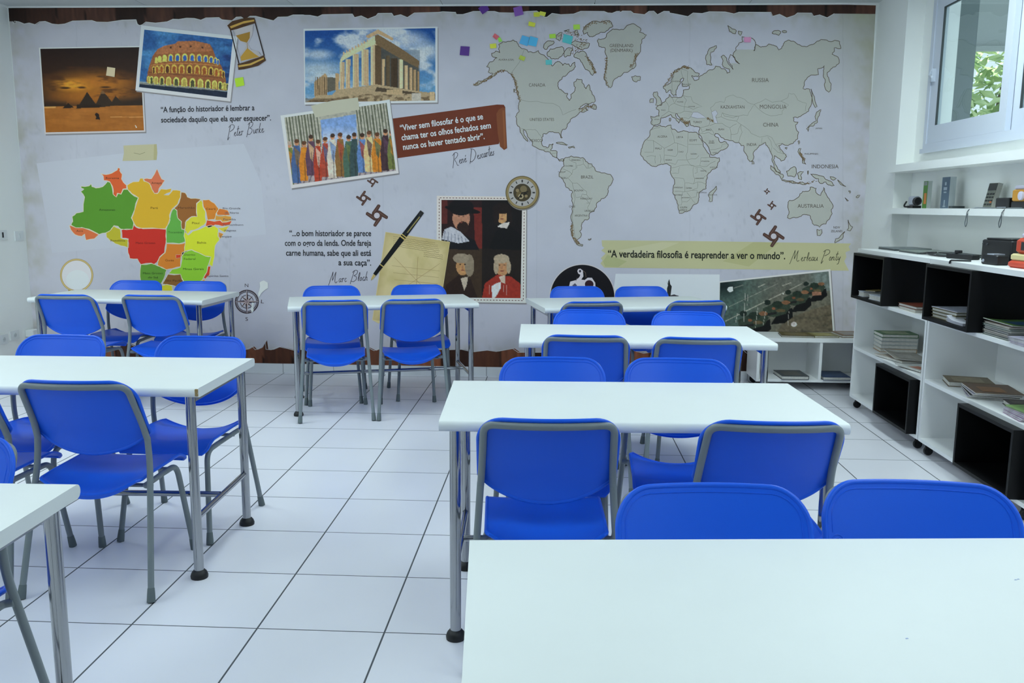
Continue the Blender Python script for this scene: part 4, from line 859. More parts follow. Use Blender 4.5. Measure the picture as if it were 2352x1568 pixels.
# four dark portraits (plain stand-in busts)
f = framed([(1003.4, 449.5), (1209, 451.8), (1207.5, 695.7), (1002.4, 692.5)], 4, (196, 195, 198), 'printed sheet with four dark portrait busts in a dashed border')
q = PB(5e-7)
def dashes(a, b, n):
    for i in range(n):
        t0, t1 = (i+.2)/n, (i+.75)/n; q.line([(a[0]+(b[0]-a[0])*t0, a[1]+(b[1]-a[1])*t0), (a[0]+(b[0]-a[0])*t1, a[1]+(b[1]-a[1])*t1)], 1.6, (92, 66, 56))
dashes((1008.7, 454.2), (1204.5, 456), 27); dashes((1204.2, 456), (1202, 690), 32); dashes((1202, 690), (1008, 687.5), 27); dashes((1008, 687.5), (1008.7, 454.2), 32); q.build('dashed_border', 5, f)
c = Cv([(1014, 459), (1199.5, 459.7), (1195.7, 684.5), (1014, 683)], 130, 155, *K4)
c.mix(1, (20, 18, 20)); c.rect(1290, 240, 1590, 610, (34, 20, 22)); c.poly([(1530, 300), (1590, 300), (1590, 600), (1540, 590)], (94, 36, 32)); c.rect(1290, 250, 1340, 420, (76, 34, 32)); c.rect(1290, 600, 1590, 960, (52, 42, 32)); c.rect(1590, 600, 1900, 960, (28, 24, 22))
c.poly([(1300, 600), (1310, 520), (1400, 470), (1540, 540), (1570, 610)], (18, 18, 24)); c.ell(1440, 380, 62, 84, (158, 118, 98)); c.ell(1440, 300, 90, 60, (18, 16, 20)); c.ell(1450, 318, 130, 22, (16, 15, 18), rot=.15); c.ell(1452, 446, 42, 44, (40, 28, 26)); c.poly([(1300, 530), (1320, 460), (1370, 440), (1440, 480), (1500, 545), (1420, 560)], (164, 174, 190))
for k in range(7): c.poly([(1320+k*24, 470+k*8), (1326+k*24, 470+k*8), (1322+k*26, 550), (1316+k*26, 550)], (110, 120, 140))
c.ell(1735, 355, 46, 60, (168, 136, 96)); c.ell(1735, 310, 66, 40, (26, 20, 20)); c.ell(1692, 360, 22, 60, (26, 20, 20)); c.ell(1788, 370, 20, 62, (26, 20, 20)); c.poly([(1640, 600), (1690, 470), (1790, 430), (1870, 500), (1880, 610)], (14, 14, 16)); c.poly([(1700, 440), (1740, 415), (1790, 408), (1770, 452), (1730, 448)], (184, 186, 186))
c.ell(1450, 725, 46, 66, (160, 126, 86)); c.ell(1500, 720, 34, 80, (120, 114, 100)); c.ell(1440, 668, 58, 36, (128, 122, 108)); c.poly([(1310, 960), (1330, 860), (1420, 790), (1510, 820), (1560, 960)], (38, 28, 24)); c.poly([(1436, 812), (1490, 800), (1480, 860), (1462, 900)], (166, 162, 150))
c.ell(1735, 730, 48, 66, (158, 122, 88)); c.ell(1730, 672, 56, 34, (150, 142, 124)); c.ell(1692, 730, 18, 52, (146, 138, 120)); c.ell(1782, 730, 16, 48, (146, 138, 120)); c.poly([(1590, 960), (1610, 850), (1700, 785), (1800, 800), (1865, 850), (1870, 960)], (130, 44, 34)); c.poly([(1712, 800), (1760, 790), (1756, 850), (1730, 840)], (178, 170, 160))
for x, y in ((1440, 375), (1735, 350), (1450, 720), (1735, 725)):
    c.ell(x-17, y-8, 7, 3.5, (46, 32, 28)); c.ell(x+17, y-8, 7, 3.5, (46, 32, 28)); c.poly([(x-4, y), (x+4, y), (x+7, y+22), (x-7, y+22)], (140, 100, 76), .6); c.ell(x, y+34, 14, 4, (110, 62, 54))
c.poly([(1660, 870), (1690, 850), (1728, 838), (1726, 880), (1700, 930), (1680, 955), (1662, 955)], (196, 200, 206))
for x in (1640, 1745, 1765, 1790): c.poly([(x, 860), (x+4, 860), (x+3, 935), (x, 935)], (176, 160, 156), .7)
c.jit(.25, 12, 23).build('picture_image', 5, f)
# clock
q = PB(); cx, cy = 600+1880/3.136, 380+195/3.136
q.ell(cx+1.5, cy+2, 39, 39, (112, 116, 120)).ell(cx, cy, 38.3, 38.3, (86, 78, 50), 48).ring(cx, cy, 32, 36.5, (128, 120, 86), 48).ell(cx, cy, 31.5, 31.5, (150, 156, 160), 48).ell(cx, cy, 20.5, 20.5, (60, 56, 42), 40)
for k in range(12):
    a = 2*math.pi*k/12; w = 3.4 if k % 3 == 0 else 2.2; q.line([(cx+23.5*math.sin(a), cy-23.5*math.cos(a)), (cx+29.5*math.sin(a), cy-29.5*math.cos(a))], w, (46, 48, 52))
for dx, dy, r, col in ((3, -8, 8, (104, 98, 74)), (-7, 4, 7, (92, 84, 58)), (7, 3, 4, (36, 34, 28)), (-3, 9, 6, (150, 146, 120)), (-3, 9, 3, (40, 36, 28)), (9, 8, 3.5, (120, 112, 84)), (-11, -5, 4, (122, 114, 88))): q.ell(cx+dx, cy+dy, r, r, col, 18)
q.line([(cx, cy), (cx-9, cy+14)], 2.2, (24, 24, 24)).line([(cx, cy), (cx+14, cy-2)], 1.6, (24, 24, 24)).build('printed_clock', 7, mural)
# pen
q = PB(); a = cr([(1150, 345), (865, 722)], *K4); d = np.array(a[1])-np.array(a[0]); d = d/np.linalg.norm(d); nn = np.array([-d[1], d[0]]); A, B = np.array(a[0]), np.array(a[1])
def pquad(t0, t1, w0, w1, col):
    p, r = A+(B-A)*t0, A+(B-A)*t1; q.poly([tuple(p+nn*w0), tuple(r+nn*w1), tuple(r-nn*w1), tuple(p-nn*w0)], col)
pquad(-.035, .45, 5.2, 6.4, (20, 24, 28)); q.ell(A[0], A[1], 5.4, 5.4, (34, 36, 38)); pquad(.45, 1.0, 6.4, 4.6, (16, 18, 20)); pquad(1.0, 1.17, 4.8, 4.0, (12, 13, 16)); pquad(.42, .435, 6.6, 6.6, (176, 164, 92)); pquad(.455, .475, 6.6, 6.6, (176, 164, 92)); pquad(.985, 1.0, 5, 5, (170, 160, 96))
p0, p1 = A+(B-A)*.05-nn*2.5, A+(B-A)*.36-nn*1.5; q.line([p0, p1], 2.6, (126, 122, 78)); pquad(.0, .42, .6, .8, (44, 52, 56))
n0, tip = A+(B-A)*1.17, np.array(cr([(790, 828)], *K4)[0]); q.poly([tuple(n0+nn*3.4), tuple((n0*.4+tip*.6)+nn*2.4), tuple(tip), tuple((n0*.4+tip*.6)-nn*2.4), tuple(n0-nn*3.4)], (176, 166, 112)); q.line([n0, tip], .7, (70, 62, 36)); q.build('printed_pen', 10, mural)

# hourglass
q = PB()
q.poly(cr([(1968, 250), (2138, 206), (2132, 290), (2092, 372), (2120, 420), (2180, 430), (2210, 480), (2030, 520), (2022, 470), (2060, 420), (2080, 380), (2000, 320)], *K1), (146, 152, 160)).poly(cr([(1992, 300), (2110, 268), (2108, 320), (2084, 360), (2030, 345)], *K1), (126, 102, 42)).poly(cr([(2030, 480), (2088, 405), (2150, 455), (2190, 480), (2032, 515)], *K1), (150, 124, 52)).line(cr([(2086, 360), (2090, 410)], *K1), 1, (120, 96, 40))
q.line(cr([(1945, 250), (2018, 545)], *K1), 2.4, (34, 26, 24)).line(cr([(2155, 195), (2230, 470)], *K1), 2.4, (34, 26, 24)).line(cr([(1965, 250), (2040, 530)], *K1), .8, (120, 126, 132))
for pts, col in (([(1918, 215), (1960, 178), (2080, 148), (2148, 150), (2160, 195), (2120, 205), (2000, 245), (1945, 258)], (60, 44, 28)), ([(1940, 222), (2060, 178), (2145, 165), (2146, 180), (2050, 200), (1950, 240)], (150, 128, 66)), ([(2005, 540), (2060, 525), (2180, 485), (2228, 465), (2245, 510), (2180, 555), (2060, 585), (2012, 590)], (64, 46, 30)), ([(2010, 552), (2110, 535), (2225, 485), (2228, 498), (2120, 550), (2015, 568)], (158, 136, 72))): q.poly(cr(pts, *K1), col)
q.build('printed_hourglass', 11, mural)

# tape, magnifier, compass rose
q = PB().poly(cr([(1042, 1228), (1180, 1222), (1322, 1216), (1328, 1290), (1322, 1350), (1190, 1355), (1034, 1358), (1046, 1290)], *K1), (164, 168, 142)).poly(cr([(1300, 1218), (1322, 1216), (1328, 1290), (1322, 1350), (1296, 1350)], *K1), (154, 156, 122)).line(cr([(1130, 1290), (1180, 1302), (1225, 1285)], *K1), 1, (116, 118, 92)).build('printed_tape', 4, mural)
cx, cy = 176, 632; PB().ell(cx, cy, 35, 36.5, (190, 196, 208), 40).ell(cx+2, cy+10, 26, 22, (196, 202, 213)).ring(cx, cy, 34, 38.2, (150, 132, 78), 48).ring(cx, cy, 35.5, 36.8, (196, 184, 134), 48).poly([(158, 664), (166, 668), (152, 700), (143, 696)], (140, 120, 70)).build('printed_magnifier', 4, mural)
q = PB(2e-5); cx, cy = 567, 692.6; ik = (54, 46, 52)
q.ring(cx, cy, 25.2, 27.4, ik, 48).ring(cx, cy, 21.5, 22.4, ik, 48).ring(cx, cy, 14.2, 15.6, ik, 40)
for k in range(48):
    a = 2*math.pi*k/48; q.line([(cx+22.4*math.cos(a), cy+22.4*math.sin(a)), (cx+25.4*math.cos(a), cy+25.4*math.sin(a))], 1.6, ik)
for k in range(8):
    a = math.pi*k/4; r = 30 if k % 2 == 0 else 20; ax, ay = math.sin(a), -math.cos(a); bx2, by2 = math.cos(a), math.sin(a); w = 3.4 if k % 2 == 0 else 2.6
    q.poly([(cx+ax*r, cy+ay*r), (cx+bx2*w+ax*4, cy+by2*w+ay*4), (cx, cy)], ik).poly([(cx+ax*r, cy+ay*r), (cx, cy), (cx-bx2*w+ax*4, cy-by2*w+ay*4)], (150, 146, 152))
q.ell(cx, cy, 3.4, 3.4, (120, 112, 120), 16); comp = q.build('compass_rose', 4, mural, 'printed compass rose with letters N, L, S and O')

# pinwheel trails
for px, py, r, _ in ((856, 416.7, 12.5, 0), (835, 455, 16.5, 0), (865.6, 494.8, 24.5, 0), (1761.7, 439.4, 7, 0), (1772.8, 471.6, 10, 0), (1741.8, 498.8, 18, 0), (1777, 542.4, 24, 0)):
    q = PB()
    for k in range(4):
        a = math.radians(33+90*k); ca, sa = math.cos(a), math.sin(a)
        def tp(x, y): return (px+r*(ca*x-sa*y), py+r*(sa*x+ca*y))
        q.poly([tp(-.20, -.46), tp(.02, -.54), tp(.92, -.50), tp(1.0, -.34), tp(.94, -.20), tp(.1, -.14), tp(-.16, -.22)], (70, 52, 48)); q.line([tp(.05, -.36), tp(.9, -.34)], r*.06, (98, 78, 72))
    q.ell(px, py, r*.27, r*.27, (172, 178, 194), 20)
    q.build('printed_pinwheel', 4, mural)

# astronaut disc, pale picture, street picture
ax_, ay_ = 1180+650/4.126, 340+1410/4.126
f = PB().ell(ax_, ay_, 75.8, 76, (176, 182, 192), 64).build('picture_print', 4, mural, 'printed round black picture with a white space suit')
q = PB().ell(ax_, ay_, 73.6, 73.8, (16, 15, 20), 64)
def k7(l): return cr(l, *K7)
q.poly(k7([(520, 1330), (535, 1265), (590, 1250), (620, 1225), (632, 1200), (612, 1190), (602, 1165), (612, 1145), (632, 1142), (655, 1160), (660, 1215), (640, 1245), (672, 1250), (700, 1228), (740, 1228), (772, 1275), (775, 1330), (790, 1420), (760, 1500), (560, 1500), (500, 1420)]), (186, 190, 204)).ell(*k7([(628, 1166)])[0], 2.6, 3, (40, 40, 52)).ell(*k7([(715, 1290)])[0], 10, 9.5, (44, 26, 36), 24).poly(k7([(555, 1300), (580, 1280), (600, 1300), (575, 1330)]), (70, 74, 96)).line(k7([(655, 1160), (680, 1180), (685, 1225)]), .8, (110, 100, 90)).line(k7([(600, 1230), (590, 1260)]), .8, (110, 106, 110)).poly(k7([(590, 1380), (720, 1370), (730, 1460), (600, 1470)]), (140, 146, 166)).build('picture_image', 5, f)
f = PB().poly([(1414, 628.5), (1653, 630), (1652, 742), (1400, 742)], (190, 202, 218)).build('picture_print', 3, mural, 'printed pale blue picture with a thin dark silhouette')
q = PB().poly(k7([(1452, 1262), (1462, 1285), (1464, 1262), (1474, 1240), (1484, 1290), (1498, 1310), (1492, 1350), (1486, 1400), (1500, 1500), (1450, 1500), (1456, 1400), (1452, 1330), (1462, 1300)]), (34, 38, 40)).poly(k7([(1486, 1395), (1520, 1385), (1545, 1395), (1562, 1398), (1562, 1420), (1486, 1420)]), (56, 58, 66)).build('picture_image', 4, f)
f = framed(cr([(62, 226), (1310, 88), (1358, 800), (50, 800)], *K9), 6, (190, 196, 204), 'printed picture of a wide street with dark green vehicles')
c = Cv(cr([(68, 240), (1290, 112), (1338, 798), (56, 798)], *K9), 170, 110, *K9)
c.mix(1, (84, 92, 88)); c.mix(np.clip((c.Y-350+(c.X-100)*.12)/400, 0, .7), (92, 94, 84)); c.mix(np.clip((700-c.X)/600, 0, .75), (50, 78, 76)); c.mix(np.clip(1-np.hypot((c.X-90)/260, (c.Y-260)/170), 0, 1)*1.3, (18, 32, 34)); c.mix(np.clip((c.X-1050)/250, 0, .5)*(c.Y < 330), (106, 132, 138))
def lane(x0, y0, x1, y1, w, a=.8):
    c.poly([(x0, y0-w), (x1, y1-w), (x1, y1+w), (x0, y0+w)], (160, 166, 158), a)
lane(170, 510, 720, 250, 3, .6); lane(130, 672, 990, 250, 5); lane(490, 292, 580, 252, 5); lane(770, 275, 870, 240, 6); lane(220, 302, 330, 265, 4, .6); lane(1110, 660, 1195, 620, 4, .6); lane(1210, 585, 1320, 545, 4, .6)
for x, y, sc in ((1150, 300, .95), (960, 400, 1.05), (740, 520, 1.15), (480, 650, 1.25)):
    def P_(l): return [(x+a*sc, y+b*sc) for a, b in l]
    c.poly(P_([(-20, 60), (120, 0), (130, 90), (60, 150), (-90, 165)]), (14, 16, 18)); c.poly(P_([(-170, 10), (-40, -50), (70, -60), (110, -10), (60, 60), (-60, 95), (-160, 70)]), (44, 58, 50)); c.ell(x-20*sc, y-30*sc, 55*sc, 34*sc, (30, 44, 38)); c.ell(x-120*sc, y-50*sc, 32*sc, 26*sc, (24, 36, 32)); c.ell(x+60*sc, y-50*sc, 40*sc, 20*sc, (112, 84, 62)); c.ell(x-60*sc, y+10*sc, 18*sc, 13*sc, (110, 74, 54)); c.ell(x+10*sc, y+30*sc, 45*sc, 16*sc, (80, 74, 54)); c.poly(P_([(-150, 60), (-30, 40), (-30, 62), (-140, 84)]), (26, 30, 30))
c.poly([(1100, 345), (1210, 340), (1212, 378), (1110, 388)], (134, 102, 84)); c.poly([(900, 620), (1100, 540), (1340, 480), (1340, 800), (700, 800), (760, 720)], (88, 86, 74)); c.mix((c.Y > 600)*(c.X > 900)*np.clip((fbm(c.X/90, c.Y/40, 71)-.5)*4, 0, .5), (62, 66, 58))
for x0, y0, x1, y1 in ((350, 360, 330, 690), (378, 370, 372, 500), (490, 520, 462, 750), (580, 560, 548, 720), (840, 560, 828, 720), (262, 580, 240, 690)): c.poly([(x0, y0), (x0+6, y0), (x1+6, y1), (x1, y1)], (170, 178, 176), .7)
c.ell(180, 318, 28, 28, (206, 210, 214)); c.ell(900, 708, 32, 28, (176, 180, 186)); c.ell(780, 365, 10, 8, (190, 196, 196))
c.jit(.5, 22, 73).build('picture_image', 7, f)
# white spots where the print is torn off
for pts in (cr([(1870, 905), (1900, 890), (1928, 905), (1930, 945), (1900, 965), (1880, 985), (1862, 1010), (1868, 960)], *K2), cr([(1815, 1048), (1828, 1052), (1826, 1110), (1812, 1125), (1805, 1100)], *K2), [(1672, 660), (1683, 658), (1684, 668), (1676, 671)]):
    PB().poly(rough(pts, .12, 1, 3), (192, 200, 206)).build('torn_patch', 12, mural)
# long tape strip with quote
f = PB().poly([(1382, 551.6), (1600, 553.5), (1955, 559), (1949, 566), (1953, 575), (1942, 579), (1944, 590), (1939, 600), (1944, 610), (1950, 621.5), (1700, 618), (1388, 614.5), (1379, 605), (1384, 598), (1380, 593), (1391, 582), (1381, 575), (1388, 569), (1383, 565)], (164, 172, 140)).poly([(1420, 575), (1520, 556), (1560, 557), (1480, 590)], (170, 178, 152)).poly([(1660, 600), (1730, 556), (1790, 557), (1720, 612)], (156, 164, 126)).poly([(1385, 600), (1395, 585), (1440, 600), (1420, 613), (1390, 612)], (152, 164, 124)).build('quote_tape', 3, mural, 'long printed masking tape strip carrying a quote')

# ---- coloured country map
ST = [((205, 88, 46), [(725, 120), (765, 128), (805, 118), (845, 95), (850, 78), (865, 85), (862, 100), (880, 125), (875, 160), (890, 185), (912, 205), (912, 228), (885, 232), (870, 268), (845, 262), (838, 290), (815, 270), (815, 230), (800, 195), (790, 178), (748, 170), (745, 140)]),
 ((188, 104, 74), [(1035, 160), (1060, 155), (1090, 158), (1130, 88), (1150, 130), (1165, 160), (1187, 170), (1165, 205), (1145, 230), (1135, 265), (1110, 260), (1095, 235), (1080, 195), (1045, 175)]),
 ((78, 136, 44), [(583, 212), (640, 210), (655, 195), (662, 215), (690, 225), (740, 215), (775, 178), (795, 185), (810, 235), (815, 270), (838, 290), (850, 265), (872, 270), (890, 235), (920, 235), (945, 265), (995, 295), (970, 380), (945, 440), (965, 475), (955, 520), (870, 520), (850, 500), (820, 495), (795, 530), (760, 548), (715, 558), (690, 545), (640, 520), (590, 508), (545, 510), (512, 490), (525, 465), (520, 430), (550, 405), (600, 395), (610, 290), (582, 250), (605, 232), (585, 225)]),
 ((190, 158, 42), [(915, 205), (960, 180), (1000, 178), (1010, 155), (1030, 155), (1035, 175), (1075, 190), (1095, 235), (1115, 265), (1140, 260), (1160, 232), (1235, 228), (1228, 255), (1180, 275), (1215, 275), (1245, 240), (1300, 245), (1300, 290), (1280, 340), (1240, 375), (1220, 420), (1225, 455), (1210, 490), (1190, 518), (1030, 518), (980, 500), (950, 440), (970, 380), (998, 295), (950, 265), (920, 235)]),
 ((134, 90, 44), [(1305, 255), (1335, 260), (1350, 290), (1375, 300), (1445, 305), (1415, 335), (1415, 370), (1420, 430), (1380, 430), (1340, 460), (1330, 520), (1310, 525), (1305, 465), (1280, 440), (1275, 385), (1255, 370), (1290, 330)]),
 ((204, 194, 52), [(1450, 310), (1460, 330), (1460, 355), (1480, 395), (1485, 470), (1470, 490), (1430, 515), (1375, 530), (1350, 560), (1330, 540), (1335, 470), (1375, 435), (1420, 430), (1415, 370), (1420, 335)]),
 ((200, 122, 44), [(1460, 310), (1505, 308), (1545, 335), (1575, 375), (1555, 410), (1545, 450), (1495, 455), (1485, 400), (1465, 360)]),
 ((204, 110, 46), [(1580, 372), (1640, 385), (1655, 420), (1610, 425), (1565, 425), (1560, 400)]), ((204, 142, 60), [(1555, 420), (1665, 430), (1668, 455), (1600, 470), (1590, 455), (1550, 455)]),
 ((202, 74, 42), [(1490, 455), (1545, 465), (1585, 458), (1600, 472), (1668, 460), (1655, 490), (1600, 500), (1550, 490), (1500, 510), (1480, 495)]), ((206, 186, 60), [(1565, 510), (1600, 510), (1650, 498), (1620, 545)]), ((200, 130, 50), [(1570, 540), (1610, 555), (1590, 590), (1570, 575)]),
 ((214, 204, 48), [(1335, 530), (1355, 565), (1390, 535), (1440, 520), (1520, 492), (1570, 515), (1575, 570), (1580, 600), (1550, 640), (1545, 720), (1530, 790), (1505, 775), (1520, 720), (1480, 715), (1430, 690), (1380, 670), (1330, 690), (1335, 620), (1325, 570)]),
 ((88, 158, 68), [(1255, 372), (1275, 390), (1280, 440), (1308, 465), (1308, 515), (1330, 530), (1325, 570), (1335, 610), (1290, 625), (1200, 620), (1198, 520), (1225, 440), (1240, 385)]),
 ((176, 44, 34), [(875, 525), (955, 522), (962, 475), (972, 500), (1000, 515), (1195, 522), (1195, 620), (1185, 690), (1150, 720), (1130, 760), (1110, 775), (1090, 765), (1015, 775), (990, 735), (935, 732), (922, 690), (920, 640), (925, 590), (880, 585)]),
 ((164, 164, 46), [(765, 545), (795, 530), (820, 500), (865, 520), (870, 585), (920, 595), (925, 655), (870, 640), (830, 625), (790, 600), (768, 580)]), ((194, 104, 64), [(500, 492), (545, 510), (600, 512), (650, 530), (710, 560), (680, 590), (620, 600), (610, 555), (590, 572), (540, 560), (510, 525)]),
 ((194, 118, 42), [(1200, 625), (1290, 628), (1335, 620), (1330, 685), (1305, 720), (1300, 790), (1240, 805), (1200, 812), (1135, 780), (1150, 725), (1190, 690)]),
 ((124, 184, 50), [(1310, 690), (1380, 668), (1430, 690), (1480, 715), (1520, 720), (1500, 780), (1490, 830), (1460, 880), (1450, 905), (1330, 905), (1310, 880), (1300, 845), (1215, 840), (1240, 810), (1300, 795)]),
 ((190, 62, 36), [(1268, 705), (1300, 705), (1300, 725), (1268, 730)]), ((190, 62, 36), [(1495, 785), (1518, 790), (1510, 850), (1480, 880), (1465, 870), (1490, 830)]), ((206, 140, 56), [(1430, 905), (1475, 880), (1478, 905), (1440, 925)]),
 ((84, 138, 50), [(1015, 775), (1090, 768), (1135, 785), (1200, 815), (1190, 850), (1165, 905), (1130, 945), (1120, 980), (1060, 1000), (1040, 960), (1010, 920), (1008, 860)]), ((118, 86, 44), [(1210, 845), (1300, 845), (1320, 890), (1340, 910), (1290, 940), (1240, 925), (1170, 915)]), ((180, 184, 46), [(1125, 960), (1145, 930), (1200, 918), (1240, 930), (1250, 985), (1125, 985)])]
bm_ = PB(0); bl_ = PB(2e-6)
for i, (col, pts) in enumerate(ST):
    P_ = rough(cr(pts, *K2), .07, 1, i); bm_.step = 8e-5 if i == 19 else 0; bm_.poly(P_, col); bl_.line(P_, 1.2, (196, 194, 176), True)
brm = bm_.build('country_map', 4, mural, 'printed map of a country in coloured states'); bl_.build('state_borders', 5, brm)

